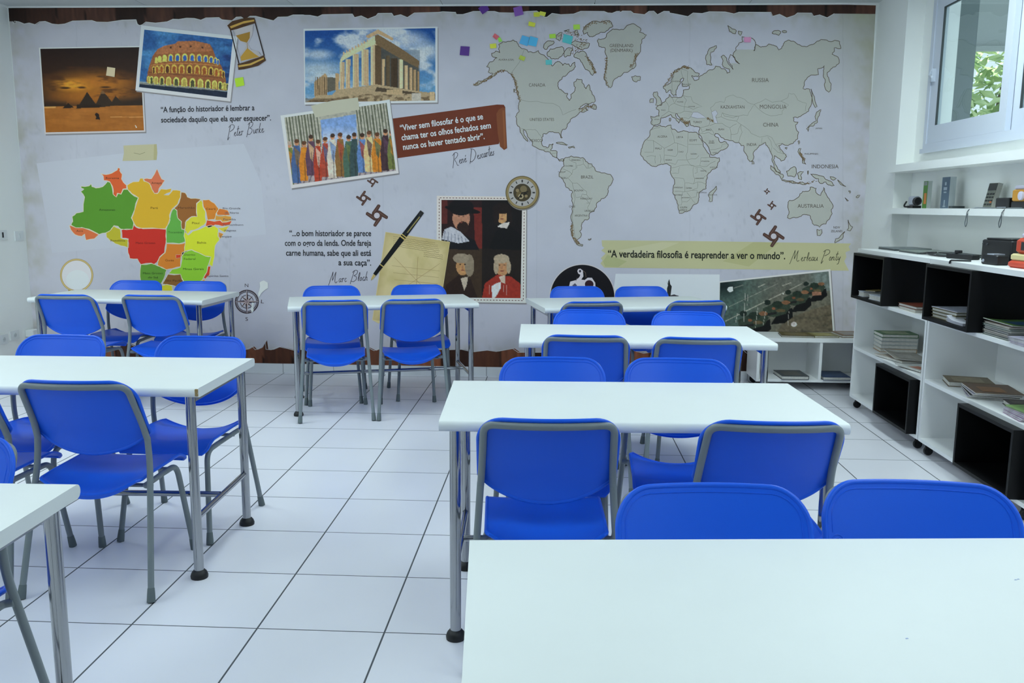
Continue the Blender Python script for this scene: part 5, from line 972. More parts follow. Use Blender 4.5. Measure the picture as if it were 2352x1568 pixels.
# ---- world map
LAND = [(K5, [(412, 400), (450, 375), (500, 372), (545, 360), (575, 375), (590, 400), (645, 440), (680, 470), (700, 465), (740, 470), (770, 455), (800, 490), (835, 510), (855, 530), (880, 560), (895, 595), (930, 560), (960, 555), (990, 590), (1010, 570), (1045, 575), (1060, 600), (1100, 560), (1105, 600), (1060, 640), (1030, 670), (990, 690), (960, 725), (945, 775), (955, 800), (990, 820), (1035, 840), (1030, 880), (1050, 905), (1062, 850), (1090, 830), (1105, 790), (1090, 740), (1120, 710), (1160, 715), (1180, 760), (1200, 800), (1225, 760), (1235, 810), (1255, 850), (1280, 890), (1275, 920), (1200, 930), (1150, 960), (1130, 980), (1180, 965), (1225, 935), (1190, 975), (1220, 990), (1180, 1010), (1150, 1005), (1110, 1045), (1060, 1075), (1040, 1110), (1030, 1140), (985, 1170), (975, 1200), (985, 1240), (970, 1235), (955, 1195), (900, 1185), (860, 1190), (815, 1205), (800, 1240), (800, 1290), (820, 1320), (855, 1330), (870, 1300), (905, 1295), (895, 1330), (880, 1350), (940, 1365), (935, 1410), (965, 1440), (1000, 1432), (995, 1450), (960, 1450), (920, 1415), (890, 1390), (850, 1365), (815, 1350), (770, 1340), (715, 1310), (710, 1270), (670, 1210), (636, 1165), (645, 1215), (675, 1275), (655, 1255), (630, 1220), (605, 1150), (575, 1110), (565, 1050), (590, 950), (610, 910), (590, 870), (570, 800), (545, 700), (520, 665), (490, 640), (440, 630), (395, 660), (330, 710), (260, 745), (190, 765), (200, 755), (270, 728), (330, 690), (360, 660), (320, 650), (330, 615), (305, 600), (330, 560), (370, 545), (400, 520), (360, 510), (350, 480), (385, 460), (425, 475), (412, 440)]),
 (K5, [(850, 470), (880, 440), (930, 430), (985, 420), (1000, 440), (985, 500), (950, 530), (890, 530), (850, 500)]), (K5, [(815, 430), (830, 390), (870, 368), (910, 370), (905, 395), (860, 420), (845, 445)]), (K5, [(1090, 510), (1110, 470), (1160, 460), (1200, 480), (1230, 540), (1260, 600), (1290, 650), (1260, 680), (1230, 640), (1195, 625), (1170, 580), (1140, 530)]), (K5, [(1170, 280), (1200, 230), (1240, 205), (1300, 190), (1380, 185), (1430, 205), (1440, 240), (1400, 270), (1330, 290), (1260, 330), (1230, 330), (1215, 290), (1180, 310)]), (K5, [(930, 320), (960, 295), (985, 290), (975, 330), (960, 370), (930, 350)]), (K5, [(1000, 280), (1050, 265), (1040, 290)]), (K5, [(1060, 390), (1100, 365), (1190, 380), (1230, 390), (1210, 435), (1130, 430), (1090, 410)]), (K5, [(1000, 480), (1040, 430), (1080, 430), (1060, 500), (1010, 515)]), (K5, [(1090, 290), (1120, 270), (1140, 320), (1100, 310)]),
 (K5, [(1235, 960), (1265, 935), (1295, 965), (1290, 985), (1250, 970)]), (K5, [(930, 1285), (980, 1280), (1035, 1305), (990, 1300)]), (K5, [(1040, 1325), (1090, 1315), (1100, 1332), (1050, 1335)]), (K5, [(550, 800), (560, 810), (553, 835)]),
 (K5, [(1300, 370), (1310, 350), (1375, 340), (1390, 300), (1440, 260), (1500, 270), (1560, 240), (1610, 215), (1660, 235), (1695, 265), (1680, 290), (1745, 315), (1700, 360), (1690, 400), (1680, 480), (1640, 520), (1650, 590), (1600, 630), (1545, 650), (1490, 690), (1450, 720), (1420, 790), (1380, 765), (1360, 700), (1385, 620), (1390, 560), (1370, 470), (1370, 430), (1320, 420)]), (K5, [(1610, 690), (1640, 680), (1690, 690), (1690, 720), (1650, 740), (1620, 720)]),
 (K7, [(475, 105), (520, 85), (545, 75), (570, 85), (655, 90), (680, 125), (740, 150), (765, 185), (775, 215), (830, 235), (885, 245), (930, 270), (943, 300), (930, 330), (900, 360), (895, 420), (870, 465), (830, 480), (800, 510), (785, 560), (760, 600), (715, 625), (715, 665), (670, 680), (650, 705), (640, 740), (640, 775), (625, 790), (640, 810), (625, 850), (600, 880), (620, 900), (655, 915), (650, 930), (610, 920), (580, 890), (560, 850), (545, 800), (550, 740), (545, 680), (555, 600), (550, 500), (560, 415), (530, 400), (495, 370), (470, 310), (430, 270), (430, 240), (450, 200), (475, 175), (470, 130)]), (K7, [(705, 862), (735, 855), (728, 868), (708, 870)]),
 ((1, 0, 0), [(1501.7, 289.5), (1515.7, 287), (1541, 287), (1543.8, 297), (1556.5, 303.6), (1569, 300), (1582, 303.6), (1600, 303.6), (1606, 316), (1615, 334), (1623, 347), (1630.5, 361), (1652.4, 362), (1648, 376), (1633, 393), (1623.5, 403), (1622, 420), (1622, 433), (1605, 445.4), (1605, 459), (1598, 468.5), (1585, 483), (1560.5, 490), (1557, 476), (1551, 456), (1545, 442), (1549.6, 422), (1546, 408), (1539, 394.5), (1541, 381), (1528, 376), (1517, 377.6), (1495, 380), (1479, 366.7), (1471, 354.5), (1473, 342), (1480, 324), (1493, 308.7)]), (K7, [(1920, 360), (1925, 385), (1880, 505), (1850, 505), (1845, 450), (1870, 410)]),
 (K6, [(170, 775), (215, 760), (250, 700), (265, 650), (300, 620), (360, 590), (400, 610), (440, 630), (495, 660), (480, 690), (425, 680), (450, 725), (490, 715), (500, 685), (540, 660), (575, 635), (630, 620), (640, 595), (680, 600), (730, 625), (745, 660), (770, 650), (765, 620), (700, 580), (690, 510), (710, 495), (750, 560), (780, 600), (800, 625), (790, 590), (760, 540), (775, 490), (830, 560), (860, 575), (820, 540), (800, 480), (830, 420), (890, 375), (880, 330), (950, 335), (1000, 380), (985, 460), (1005, 400), (1050, 425), (1100, 415), (1120, 395), (1160, 405), (1210, 450), (1250, 410), (1260, 380), (1340, 370), (1380, 400), (1480, 410), (1540, 385), (1590, 355), (1700, 370), (1760, 375), (1770, 435), (1710, 430), (1690, 490), (1755, 540), (1720, 600), (1650, 650), (1660, 700), (1680, 750), (1660, 830), (1620, 760), (1610, 680), (1620, 590), (1560, 620), (1570, 670), (1480, 690), (1450, 720), (1430, 800), (1490, 805), (1510, 880), (1500, 950), (1480, 1000), (1430, 1030), (1380, 1060), (1340, 1060), (1345, 1090), (1385, 1100), (1360, 1130), (1390, 1190), (1380, 1250), (1340, 1290), (1290, 1310), (1240, 1290), (1210, 1310), (1250, 1370), (1280, 1410), (1230, 1450), (1200, 1420), (1170, 1400), (1160, 1440), (1200, 1520), (1225, 1560), (1200, 1550), (1150, 1450), (1140, 1380), (1110, 1320), (1090, 1280), (1060, 1300), (1020, 1330), (980, 1380), (970, 1450), (950, 1455), (920, 1390), (895, 1310), (870, 1310), (850, 1280), (780, 1265), (720, 1255), (690, 1235), (640, 1200), (630, 1215), (680, 1280), (720, 1270), (755, 1300), (730, 1340), (660, 1380), (600, 1395), (585, 1350), (540, 1280), (510, 1225), (490, 1200), (500, 1150), (480, 1140), (420, 1130), (410, 1085), (395, 1100), (400, 1130), (380, 1140), (350, 1100), (320, 1060), (290, 1020), (280, 1030), (320, 1080), (310, 1110), (270, 1060), (240, 1030), (200, 1050), (150, 1060), (140, 1110), (85, 1130), (60, 1110), (55, 1045), (135, 1045), (130, 990), (105, 970), (150, 950), (190, 910), (220, 875), (225, 850), (250, 880), (300, 880), (345, 860), (350, 810), (405, 795), (400, 770), (340, 775), (335, 735), (355, 705), (325, 715), (300, 780), (290, 860), (260, 860), (240, 810), (200, 835), (180, 800)]),
 (K6, [(85, 830), (115, 825), (120, 860), (155, 920), (150, 940), (100, 945), (110, 900), (85, 870)]), (K6, [(55, 890), (85, 885), (80, 925), (50, 925)]), (K6, [(560, 580), (570, 480), (600, 430), (650, 410), (645, 435), (600, 470), (595, 560), (610, 585), (580, 580)]), (K6, [(750, 230), (780, 250), (830, 280), (820, 305), (770, 285)]), (K6, [(845, 280), (880, 285), (865, 320)]), (K6, [(1150, 300), (1190, 275), (1230, 285), (1210, 320)]), (K6, [(1240, 280), (1280, 280), (1280, 292), (1245, 292)]), (K6, [(1500, 800), (1530, 870), (1555, 960), (1540, 970), (1510, 880)]), (K6, [(1550, 1010), (1590, 985), (1575, 1040), (1560, 1100), (1520, 1135), (1480, 1145), (1475, 1185), (1460, 1160), (1500, 1120), (1548, 1090)]), (K6, [(965, 1445), (985, 1455), (990, 1475), (970, 1478)]), (K6, [(1390, 1340), (1410, 1335), (1412, 1390), (1440, 1430), (1455, 1480), (1425, 1470), (1395, 1390)]), (K6, [(1383, 1270), (1395, 1265), (1390, 1300)]), (K6, [(1265, 1330), (1285, 1325), (1280, 1345)]), (K6, [(225, 1065), (238, 1065), (235, 1090), (225, 1088)]),
 (K8, [(535, 165), (570, 190), (620, 240), (660, 265), (640, 295), (590, 250), (550, 210)]), (K8, [(640, 300), (700, 310), (790, 330), (880, 335), (870, 345), (760, 335), (680, 320)]), (K8, [(685, 220), (740, 185), (770, 180), (780, 220), (760, 275), (700, 265)]), (K8, [(790, 240), (850, 225), (820, 260), (830, 300), (800, 290)]), (K8, [(915, 245), (960, 250), (1040, 270), (1090, 310), (1140, 355), (1100, 350), (1060, 320), (1000, 330), (990, 290), (940, 270)]), (K8, [(1100, 270), (1160, 290), (1130, 305)]), (K8, [(1170, 300), (1250, 365), (1220, 345)]), (K8, [(885, 220), (895, 215), (890, 255)]), (K8, [(1275, 405), (1292, 405), (1288, 430)]), (K8, [(1345, 465), (1385, 445), (1365, 470)]), (K8, [(1240, 470), (1275, 500), (1260, 500)]),
 (K8, [(695, 660), (710, 620), (700, 540), (715, 495), (800, 465), (840, 410), (900, 405), (910, 370), (970, 380), (965, 420), (1010, 450), (1040, 370), (1060, 430), (1100, 500), (1130, 550), (1120, 620), (1060, 720), (1000, 750), (950, 730), (930, 690), (910, 640), (870, 630), (810, 650), (760, 655), (720, 670)]), (K8, [(975, 770), (1020, 770), (1005, 830), (980, 830)]), (K8, [(1270, 680), (1290, 730), (1315, 745), (1290, 785), (1260, 780), (1275, 730)]), (K8, [(1240, 790), (1225, 840), (1180, 880), (1145, 900), (1150, 860), (1200, 830)])]
SEAS = [(K6, [(420, 1050), (440, 1010), (480, 1010), (500, 1020), (555, 1060), (480, 1065)]), (K6, [(605, 1010), (640, 990), (660, 1020), (640, 1050), (660, 1110), (630, 1105)])]
BORD = [(K5, [(618, 900), (760, 912), (900, 930), (960, 960), (990, 1035), (1040, 1010), (1110, 985)]), (K5, [(645, 440), (520, 665)]), (K5, [(615, 1155), (700, 1165), (740, 1165), (775, 1205), (800, 1240)]), (K5, [(820, 1350), (850, 1330)]), (K5, [(880, 1350), (870, 1372)]), (K5, [(890, 1380), (935, 1375)]),
 (K7, [(530, 85), (525, 110), (590, 140), (590, 195), (560, 205), (545, 250), (515, 285), (555, 330), (600, 330), (640, 370), (690, 410), (690, 440), (735, 490), (720, 525), (700, 560), (705, 590), (740, 600)]), (K7, [(655, 100), (660, 150), (600, 165), (600, 190)]), (K7, [(660, 150), (690, 190), (740, 180), (745, 155)]), (K7, [(705, 145), (705, 185)]), (K7, [(555, 330), (570, 400), (590, 470), (640, 460), (650, 435), (690, 440)]), (K7, [(560, 415), (580, 480), (565, 600), (560, 700), (575, 800), (580, 850)]), (K7, [(640, 460), (690, 490), (720, 525), (690, 520)]), (K7, [(435, 235), (470, 235), (500, 210), (460, 195)]), (K7, [(500, 210), (555, 250)]),
 (K6, [(595, 970), (640, 925), (720, 920), (730, 880), (800, 855), (870, 880), (930, 920), (990, 940), (960, 985), (930, 1040), (850, 1045), (780, 1040), (700, 1015), (690, 1050), (650, 1060), (605, 1000), (595, 970)]), (K6, [(990, 940), (1050, 915), (1090, 890), (1150, 920), (1230, 910), (1300, 945), (1240, 1000), (1240, 1030), (1180, 1040), (1100, 1030), (1040, 990), (990, 940)]), (K6, [(1230, 910), (1290, 880), (1300, 840), (1350, 845), (1380, 900), (1460, 930), (1450, 1000)]), (K6, [(850, 1045), (830, 1090), (870, 1120), (940, 1170), (960, 1200), (1040, 1235), (1110, 1220), (1150, 1240), (1180, 1300), (1240, 1290)]), (K6, [(640, 1110), (700, 1110), (770, 1150), (780, 1200), (780, 1265)]), (K6, [(870, 1120), (880, 1190), (850, 1280)]), (K6, [(770, 1150), (830, 1115)]), (K6, [(780, 1210), (840, 1200), (870, 1120)]), (K6, [(500, 1200), (580, 1190), (630, 1215)]), (K6, [(585, 1350), (690, 1330), (700, 1300), (755, 1295)]),
 (K6, [(250, 880), (270, 930), (220, 960), (190, 910)]), (K6, [(270, 930), (360, 960), (380, 900), (350, 860)]), (K6, [(300, 880), (275, 925)]), (K6, [(360, 960), (440, 985), (520, 960), (440, 920), (420, 870), (350, 860)]), (K6, [(150, 1050), (220, 1000), (220, 960)]), (K6, [(360, 960), (360, 1000), (430, 1010)]), (K6, [(360, 1000), (290, 1020), (220, 1000)]), (K6, [(330, 1060), (400, 1070), (425, 1045)]), (K6, [(500, 1150), (580, 1130), (590, 1090), (555, 1062)]), (K6, [(590, 1130), (640, 1110)]), (K6, [(270, 650), (250, 740), (255, 830)]), (K6, [(330, 620), (390, 640), (410, 790)]), (K6, [(330, 630), (350, 705)]), (K6, [(690, 1050), (760, 1080), (830, 1090)]), (K6, [(700, 1015), (720, 1045), (800, 1060), (850, 1045)]), (K6, [(75, 1045), (70, 1120)]), (K6, [(510, 1150), (520, 1190), (600, 1160), (630, 1210)]), (K6, [(1060, 1240), (1055, 1290), (1090, 1285)]), (K6, [(1110, 1230), (1150, 1320), (1140, 1370)]), (K6, [(1160, 1330), (1200, 1370), (1280, 1390)]), (K6, [(1180, 1300), (1230, 1370)]),
 (K6, [(0, 1250), (80, 1265), (180, 1335), (270, 1285), (245, 1185), (240, 1125)]), (K6, [(270, 1285), (300, 1290), (390, 1325), (395, 1190)]), (K6, [(395, 1300), (530, 1300)]), (K6, [(390, 1325), (375, 1400), (385, 1440), (460, 1430), (490, 1400)]), (K6, [(300, 1290), (300, 1380), (280, 1410), (180, 1395), (180, 1335)]), (K6, [(80, 1265), (80, 1370), (0, 1370)]), (K6, [(180, 1395), (185, 1470), (280, 1480), (300, 1440), (385, 1440)]), (K6, [(385, 1440), (420, 1490), (500, 1490), (510, 1420), (590, 1415)]), (K6, [(500, 1490), (560, 1500), (640, 1450)]), (K6, [(60, 1170), (135, 1150), (140, 1125)]), (K6, [(100, 1400), (100, 1470)]), (K6, [(140, 1390), (145, 1465)]), (K6, [(20, 1410), (60, 1400), (100, 1410)]),
 (K7, [(1580, 165), (1710, 165), (1700, 240), (1715, 290), (1700, 340), (1620, 330), (1610, 290), (1520, 280)]), (K7, [(1525, 410), (1610, 415), (1690, 400), (1740, 380), (1740, 320), (1700, 340)]), (K7, [(1620, 330), (1620, 415)]), (K7, [(1600, 420), (1590, 480), (1590, 540), (1555, 545)]), (K7, [(1640, 420), (1680, 470), (1640, 510), (1600, 510)]), (K7, [(1690, 400), (1740, 400), (1730, 460), (1680, 470), (1720, 520)]), (K7, [(1715, 290), (1800, 280), (1820, 260)]), (K7, [(1720, 190), (1770, 180), (1830, 230)]), (K7, [(1740, 320), (1825, 345)]), (K7, [(1480, 190), (1580, 165), (1560, 240), (1500, 240)]), (K7, [(1715, 240), (1740, 230), (1740, 190)])]
lp_ = PB(0); ol_ = PB(5e-7); lc, oc = (200, 197, 187), (108, 94, 74)
for i, (k, pts) in enumerate(LAND):
    P_ = cr(pts, *k); big = max(p[0] for p in P_)-min(p[0] for p in P_); P_ = rough(P_, .2, 3 if big > 150 else 2 if big > 20 else 1, i+5)
    lp_.poly(P_, lc)
    ol_.line(P_, 1.4, oc, True)
for k, pts in SEAS: lp_.step = 5e-5; lp_.poly(cr(pts, *k), (212, 208, 216)); ol_.line(cr(pts, *k), 1.0, oc, True)
for i, (k, pts) in enumerate(BORD): ol_.line(rough(cr(pts, *k), .10, 1, i, False), .85, (158, 156, 142))
# brownish fjord and island clutter along rough coasts
R_ = random.Random(11)
def clutter(k, pts, n, sp):
    P_ = cr(pts, *k)
    for i in range(n*2):
        j = R_.randrange(len(P_)-1); t = R_.random(); x = P_[j][0]+(P_[j+1][0]-P_[j][0])*t+R_.uniform(-sp, sp); y = P_[j][1]+(P_[j+1][1]-P_[j][1])*t+R_.uniform(-sp, sp); a = R_.uniform(0, 6.28); r = R_.uniform(1.2, 3)
        ol_.line([(x, y), (x+r*math.cos(a), y+r*math.sin(a)), (x+r*math.cos(a)+R_.uniform(-1.5, 1.5), y+r*math.sin(a)+R_.uniform(-1.5, 1.5))], 1.0, (140, 112, 78))
clutter(K5, [(530, 665), (565, 740), (580, 830), (605, 905)], 60, 2.2); clutter(K5, [(190, 765), (300, 720), (400, 650), (470, 635)], 60, 1.6); clutter(K5, [(1380, 520), (1385, 600), (1365, 680), (1400, 780)], 45, 1.5); clutter(K5, [(1660, 480), (1640, 540), (1600, 610)], 30, 2.4); clutter(K5, [(1200, 500), (1260, 600), (1280, 660)], 40, 2); clutter(K5, [(1180, 260), (1260, 200), (1420, 200)], 40, 2.5); clutter(K5, [(950, 340), (1100, 300), (1200, 400), (1050, 470)], 60, 7); clutter(K6, [(180, 780), (260, 660), (350, 600), (400, 610)], 70, 1.8); clutter(K6, [(330, 1060), (370, 1110), (400, 1100)], 40, 2.2); clutter(K7, [(550, 720), (560, 840), (620, 910)], 60, 1.6); clutter(K6, [(1400, 1380), (1440, 1440)], 30, 2); clutter(K8, [(700, 315), (870, 340), (960, 310)], 20, 2); clutter(K5, [(1150, 990), (1220, 960), (1280, 960)], 25, 3); clutter(K6, [(560, 1060), (620, 1090)], 16, 2)
wm = lp_.build('world_map', 3, mural, 'printed pale world map with country names', True); ol_.build('map_outlines', 4, wm, None, True)

# ---- lettering
def text_geo(s, weight=0.0, space=1.0):
    cu = bpy.data.curves.new('lettering', 'FONT'); cu.body = s; cu.size = 1.0; cu.offset = weight; cu.space_character = space; cu.resolution_u = 3
    o = bpy.data.objects.new('lettering', cu); COL.objects.link(o); dg = bpy.context.evaluated_depsgraph_get(); me = bpy.data.meshes.new_from_object(o.evaluated_get(dg))
    V = np.array([v.co[:2] for v in me.vertices]).reshape(-1, 2); F = [tuple(p.vertices) for p in me.polygons]; bpy.data.objects.remove(o); bpy.data.curves.remove(cu); bpy.data.meshes.remove(me); return V, F
_V, _F = text_geo('H'); CAPH = _V[:, 1].max()
def put_text(pb, s, p0, p1, cap, col, weight=0.018):
    """set a line so that it runs from p0 to p1 along its baseline with the given capital height"""
    V, F = text_geo(s, weight)
    if not len(V): return
    x0, x1 = V[:, 0].min(), V[:, 0].max(); e = np.array(p1, float)-np.array(p0, float); b = len(pb.v); k = cap/CAPH; sl = e/np.linalg.norm(e); up = np.array([sl[1], -sl[0]])
    for x, y in V: pb.v.append(tuple(np.array(p0)+e*((x-x0)/(x1-x0))+up*y*k))
    pb.up(len(V)); pb.c += [col]*len(V); pb.f += [tuple(b+i for i in f) for f in F]
dkc = (30, 30, 38)
def quote(lines, cap, col, layer, par, lab0=None, w=.018, name='quote_line'):
    g = empty('quote_text'); g.parent = par
    if lab0: g['label'] = lab0
    for t, a, b in lines: q = PB(); put_text(q, t, a, b, cap, col, w); q.build(name, layer, g)
quote([('“A função do historiador é lembrar a', (369.5, 258), (584.5, 253)), ('sociedade daquilo que ela quer esquecer”.', (370, 281.3), (622.5, 276.5))], 12.4, dkc, 4, mural, 'printed dark two-line quote under the amphitheatre picture')
for t, a, b in (('“Viver sem filosofar é o que se', (919.7, 300.7), (1110, 273.5)), ('chama ter os olhos fechados sem', (923, 322.4), (1127.9, 293.9)), ('nunca os haver tentado abrir”.', (926.5, 344.2), (1113.5, 318.9))):
    q = PB(); put_text(q, t, a, b, 13.4, (206, 206, 214)); q.build('quote_line', 7, so, 'white printed quote line')
quote([('“...o bom historiador se parece', (664.7, 542), (852.6, 542)), ('com o ogro da lenda. Onde fareja', (654.2, 564.3), (852.6, 564.3)), ('carne humana, sabe que ali está', (656.8, 586.8), (852.6, 587.3)), ('a sua caça”.', (777.3, 609), (852.6, 609.6))], 13.2, (34, 36, 42), 4, mural, 'printed dark four-line quote left of the pen')
q = PB(); put_text(q, '“A verdadeira filosofia é reaprender a ver o mundo”.', (1396.4, 590.4), (1803.6, 595), 16, (26, 30, 26), .02); q.build('quote_line', 5, f)
for s, a, b, h in (('N', (562.3, 659), (570.5, 659), 7.6), ('S', (563.8, 736.5), (569.5, 736.5), 8.2), ('O', (524.5, 696), (533, 696), 7.4), ('L', (599.2, 696), (606, 696.4), 8)):
    q = PB(); put_text(q, s, a, b, h, (54, 46, 52), 0); q.build('compass_letter', 4, comp)
mc = (84, 84, 80)
def lab(s, x0, x1, y, h, k, col, w, name, layer, par):
    (a, b) = cr([(x0, y), (x1, y)], *k); q = PB(); put_text(q, s, a, b, h, col, w); q.build(name, layer, par)
for s, x0, x1, y, h, k in (('GREENLAND', 1412, 1625, 425, 7.4, K5), ('(DENMARK)', 1418, 1618, 467, 7.4, K5), ('CANADA', 685, 833, 780, 7.6, K5), ('ALASKA (USA)', 412, 550, 545, 4.2, K5), ('UNITED STATES', 695, 912, 1088, 6.4, K5), ('MEXICO', 692, 803, 1277, 6.2, K5), ('RUSSIA', 970, 1120, 738, 9, K6), ('KAZKAHSTAN', 688, 902, 977, 7.2, K6), ('MONGOLIA', 1040, 1280, 978, 9, K6), ('CHINA', 1070, 1208, 1140, 9, K6), ('INDIA', 923, 1010, 1313, 6.4, K6), ('TURKEY', 440, 520, 1108, 4.6, K6), ('IRAN', 667, 717, 1173, 4.6, K6), ('IRAQ', 555, 603, 1176, 4, K6), ('ALGERIA', 118, 207, 1238, 4.6, K6), ('LIBYA', 290, 350, 1243, 4.6, K6), ('EGYPT', 408, 475, 1272, 4.6, K6), ('MALI', 97, 152, 1345, 4.6, K6), ('NIGER', 210, 257, 1357, 3.6, K6), ('CHAD', 307, 352, 1373, 3.6, K6), ('SUDAN', 417, 472, 1392, 3.6, K6), ('SAUDI', 582, 626, 1276, 3, K6), ('ARABIA', 578, 632, 1292, 3, K6), ('YEMEN', 612, 660, 1382, 3, K6), ('INDONESIA', 1508, 1748, 1515, 8.6, K6), ('JAPAN', 1540, 1600, 1161, 3, K6), ('PHILIPPINES', 1443, 1565, 1392, 3.6, K6), ('SWEDEN', 250, 320, 738, 2.8, K6), ('FINLAND', 335, 420, 765, 3, K6), ('UKRAINE', 395, 455, 964, 2.8, K6), ('SPAIN', 90, 135, 1080, 2.8, K6), ('POLAND', 295, 350, 922, 2.6, K6), ('FRANCE', 152, 190, 996, 2.6, K6),
   ('BRAZIL', 638, 755, 288, 6.8, K7), ('BOLIVIA', 575, 660, 410, 4.2, K7), ('PERU', 452, 508, 292, 4.2, K7), ('CHILE', 525, 583, 562, 4.2, K7), ('ARGENTINA', 577, 700, 648, 4.4, K7), ('URUGUAY', 672, 770, 603, 4.2, K7), ('PARAGUAY', 632, 745, 487, 4, K7), ('COLOMBIA', 482, 563, 175, 3.2, K7), ('VENEZUELA', 545, 632, 120, 3.2, K7), ('ECUADOR', 420, 490, 230, 2.6, K7), ('ANGOLA', 1520, 1600, 380, 3.4, K7), ('ZAMBIA', 1630, 1690, 386, 3.4, K7), ('SOUTH', 1575, 1643, 570, 4, K7), ('AFRICA', 1572, 1645, 596, 4, K7), ('NAMIBIA', 1515, 1602, 450, 3, K7), ('BOTSWANA', 1595, 1670, 475, 2.6, K7), ('ETHIOPIA', 1778, 1855, 131, 3, K7), ('NIGERIA', 1437, 1500, 118, 3, K7), ('KENYA', 1772, 1825, 222, 3, K7), ('SOMALIA', 1860, 1935, 188, 2.8, K7), ('TANZANIA', 1720, 1803, 293, 2.8, K7), ('MADAGASCAR', 1840, 1928, 448, 2.4, K7), ('MOZAMBIQUE', 1740, 1828, 426, 2.4, K7),
   ('AUSTRALIA', 792, 1040, 565, 8.2, K8), ('NEW', 1132, 1195, 762, 5.2, K8), ('ZELAND', 1107, 1215, 797, 5.2, K8)): lab(s, x0, x1, y, h, k, mc, 0.0, 'country_name', 6, wm)
sc_ = (70, 48, 30); gc_ = (84, 84, 96)
for s, x0, x1, y, h, k in (('Roraima', 762, 858, 160, 4.4, sc_), ('Amazonas', 713, 830, 388, 4.6, (40, 66, 24)), ('Pará', 1085, 1137, 375, 4.8, (96, 70, 20)), ('Amapá', 1090, 1165, 195, 4.4, sc_), ('Maranhão', 1283, 1402, 374, 4.6, sc_), ('Ceará', 1483, 1553, 382, 4.8, (110, 64, 22)), ('Piauí', 1383, 1438, 484, 4.8, (96, 84, 24)), ('Tocantins', 1210, 1313, 550, 4.4, (46, 88, 36)), ('Mato Grosso', 978, 1118, 627, 4.4, (96, 24, 22)), ('Rondônia', 797, 902, 610, 4.6, (74, 70, 24)), ('Acre', 550, 597, 540, 4.4, sc_), ('Bahia', 1420, 1485, 625, 4.8, (92, 84, 24)), ('Goiás', 1190, 1253, 752, 4.6, (110, 64, 24)), ('Distrito', 1325, 1405, 712, 4.6, (60, 92, 30)), ('Federal', 1325, 1407, 742, 4.6, (60, 92, 30)), ('Minas Gerais', 1318, 1468, 815, 4.8, (48, 80, 26)), ('Mato Grosso', 1030, 1172, 845, 4.6, (40, 66, 26)), ('do Sul', 1067, 1137, 875, 4.6, (40, 66, 26)), ('São Paulo', 1190, 1310, 898, 4.4, (66, 46, 22)), ('Rio Grande', 1605, 1732, 378, 4.4, gc_), ('do Norte', 1620, 1720, 410, 4.4, gc_), ('Paraíba', 1608, 1698, 457, 4.4, gc_), ('Pernambuco', 1607, 1753, 496, 4.4, gc_), ('Alagoas', 1612, 1700, 537, 4.4, gc_), ('Sergipe', 1585, 1668, 580, 4.4, gc_), ('Espírito Santo', 1487, 1645, 864, 4.4, gc_)): lab(s, x0, x1, y, h, K2, k, 0.0, 'state_name', 6, brm)
# handwritten names: pen strokes
GL = {'P': (.62, [[(.16, 0), (.02, -.25)], [(.0, -.2), (.22, .9)], [(.05, .78), (.3, 1.0), (.62, .92), (.6, .62), (.2, .42)]]), 'B': (.66, [[(.0, -.2), (.26, .95)], [(.08, .8), (.34, 1.02), (.62, .9), (.5, .6), (.2, .5), (.5, .45), (.56, .2), (.3, -.04), (.08, .05)]]), 'R': (.7, [[(.0, -.22), (.24, .92)], [(.02, .78), (.34, 1.02), (.64, .88), (.52, .58), (.18, .46), (.4, .2), (.5, -.1), (.66, -.1)]]), 'D': (.8, [[(.0, -.2), (.26, .95)], [(.1, .98), (.5, .9), (.74, .5), (.5, .05), (.14, -.1), (.05, 0)]]), 'M': (.86, [[(-.05, -.25), (.25, .98)], [(.25, .98), (.28, .2)], [(.28, .2), (.52, .95)], [(.52, .95), (.5, .1), (.62, -.05), (.74, .1)]]),
 'e': (.26, [[(.02, .14), (.18, .24), (.14, .36), (.05, .26), (.06, .06), (.16, .0), (.28, .12)]]), 'é': (.26, [[(.02, .14), (.18, .24), (.14, .36), (.05, .26), (.06, .06), (.16, .0), (.28, .12)], [(.12, .46), (.2, .58)]]), 't': (.2, [[(.16, .8), (.06, .12), (.12, .0), (.22, .1)], [(.02, .55), (.26, .6)]]), 'r': (.24, [[(.02, .3), (.08, .36), (.06, .0)], [(.06, .22), (.14, .36), (.24, .3)]]), 'u': (.3, [[(.04, .34), (.03, .06), (.1, .0), (.2, .12), (.25, .34)], [(.25, .34), (.23, .04), (.32, .06)]]), 'k': (.28, [[(.14, .8), (.02, .0)], [(.22, .34), (.07, .18), (.16, .02), (.28, .06)]]), 'n': (.3, [[(.04, .34), (.02, .0)], [(.03, .2), (.14, .35), (.2, .28), (.18, .04), (.28, .06)]]), 's': (.2, [[(.18, .32), (.06, .3), (.14, .14), (.08, .0), (-.02, .04)]]), 'c': (.24, [[(.2, .3), (.1, .36), (.03, .16), (.1, .0), (.24, .1)]]), 'a': (.28, [[(.2, .32), (.08, .34), (.02, .12), (.1, .0), (.2, .14), (.22, .34)], [(.22, .34), (.2, .04), (.3, .06)]]), 'o': (.26, [[(.14, .35), (.04, .2), (.08, .0), (.2, .08), (.2, .28), (.13, .35)]]), 'l': (.16, [[(.06, .1), (.16, .6), (.12, .82), (.05, .5), (.06, .05), (.14, .02)]]), 'h': (.3, [[(.14, .82), (.02, .0)], [(.04, .18), (.15, .35), (.2, .26), (.18, .02), (.28, .06)]]), 'y': (.28, [[(.04, .34), (.05, .1), (.14, .06), (.24, .34)], [(.24, .34), (.14, -.3), (.02, -.32)]])}
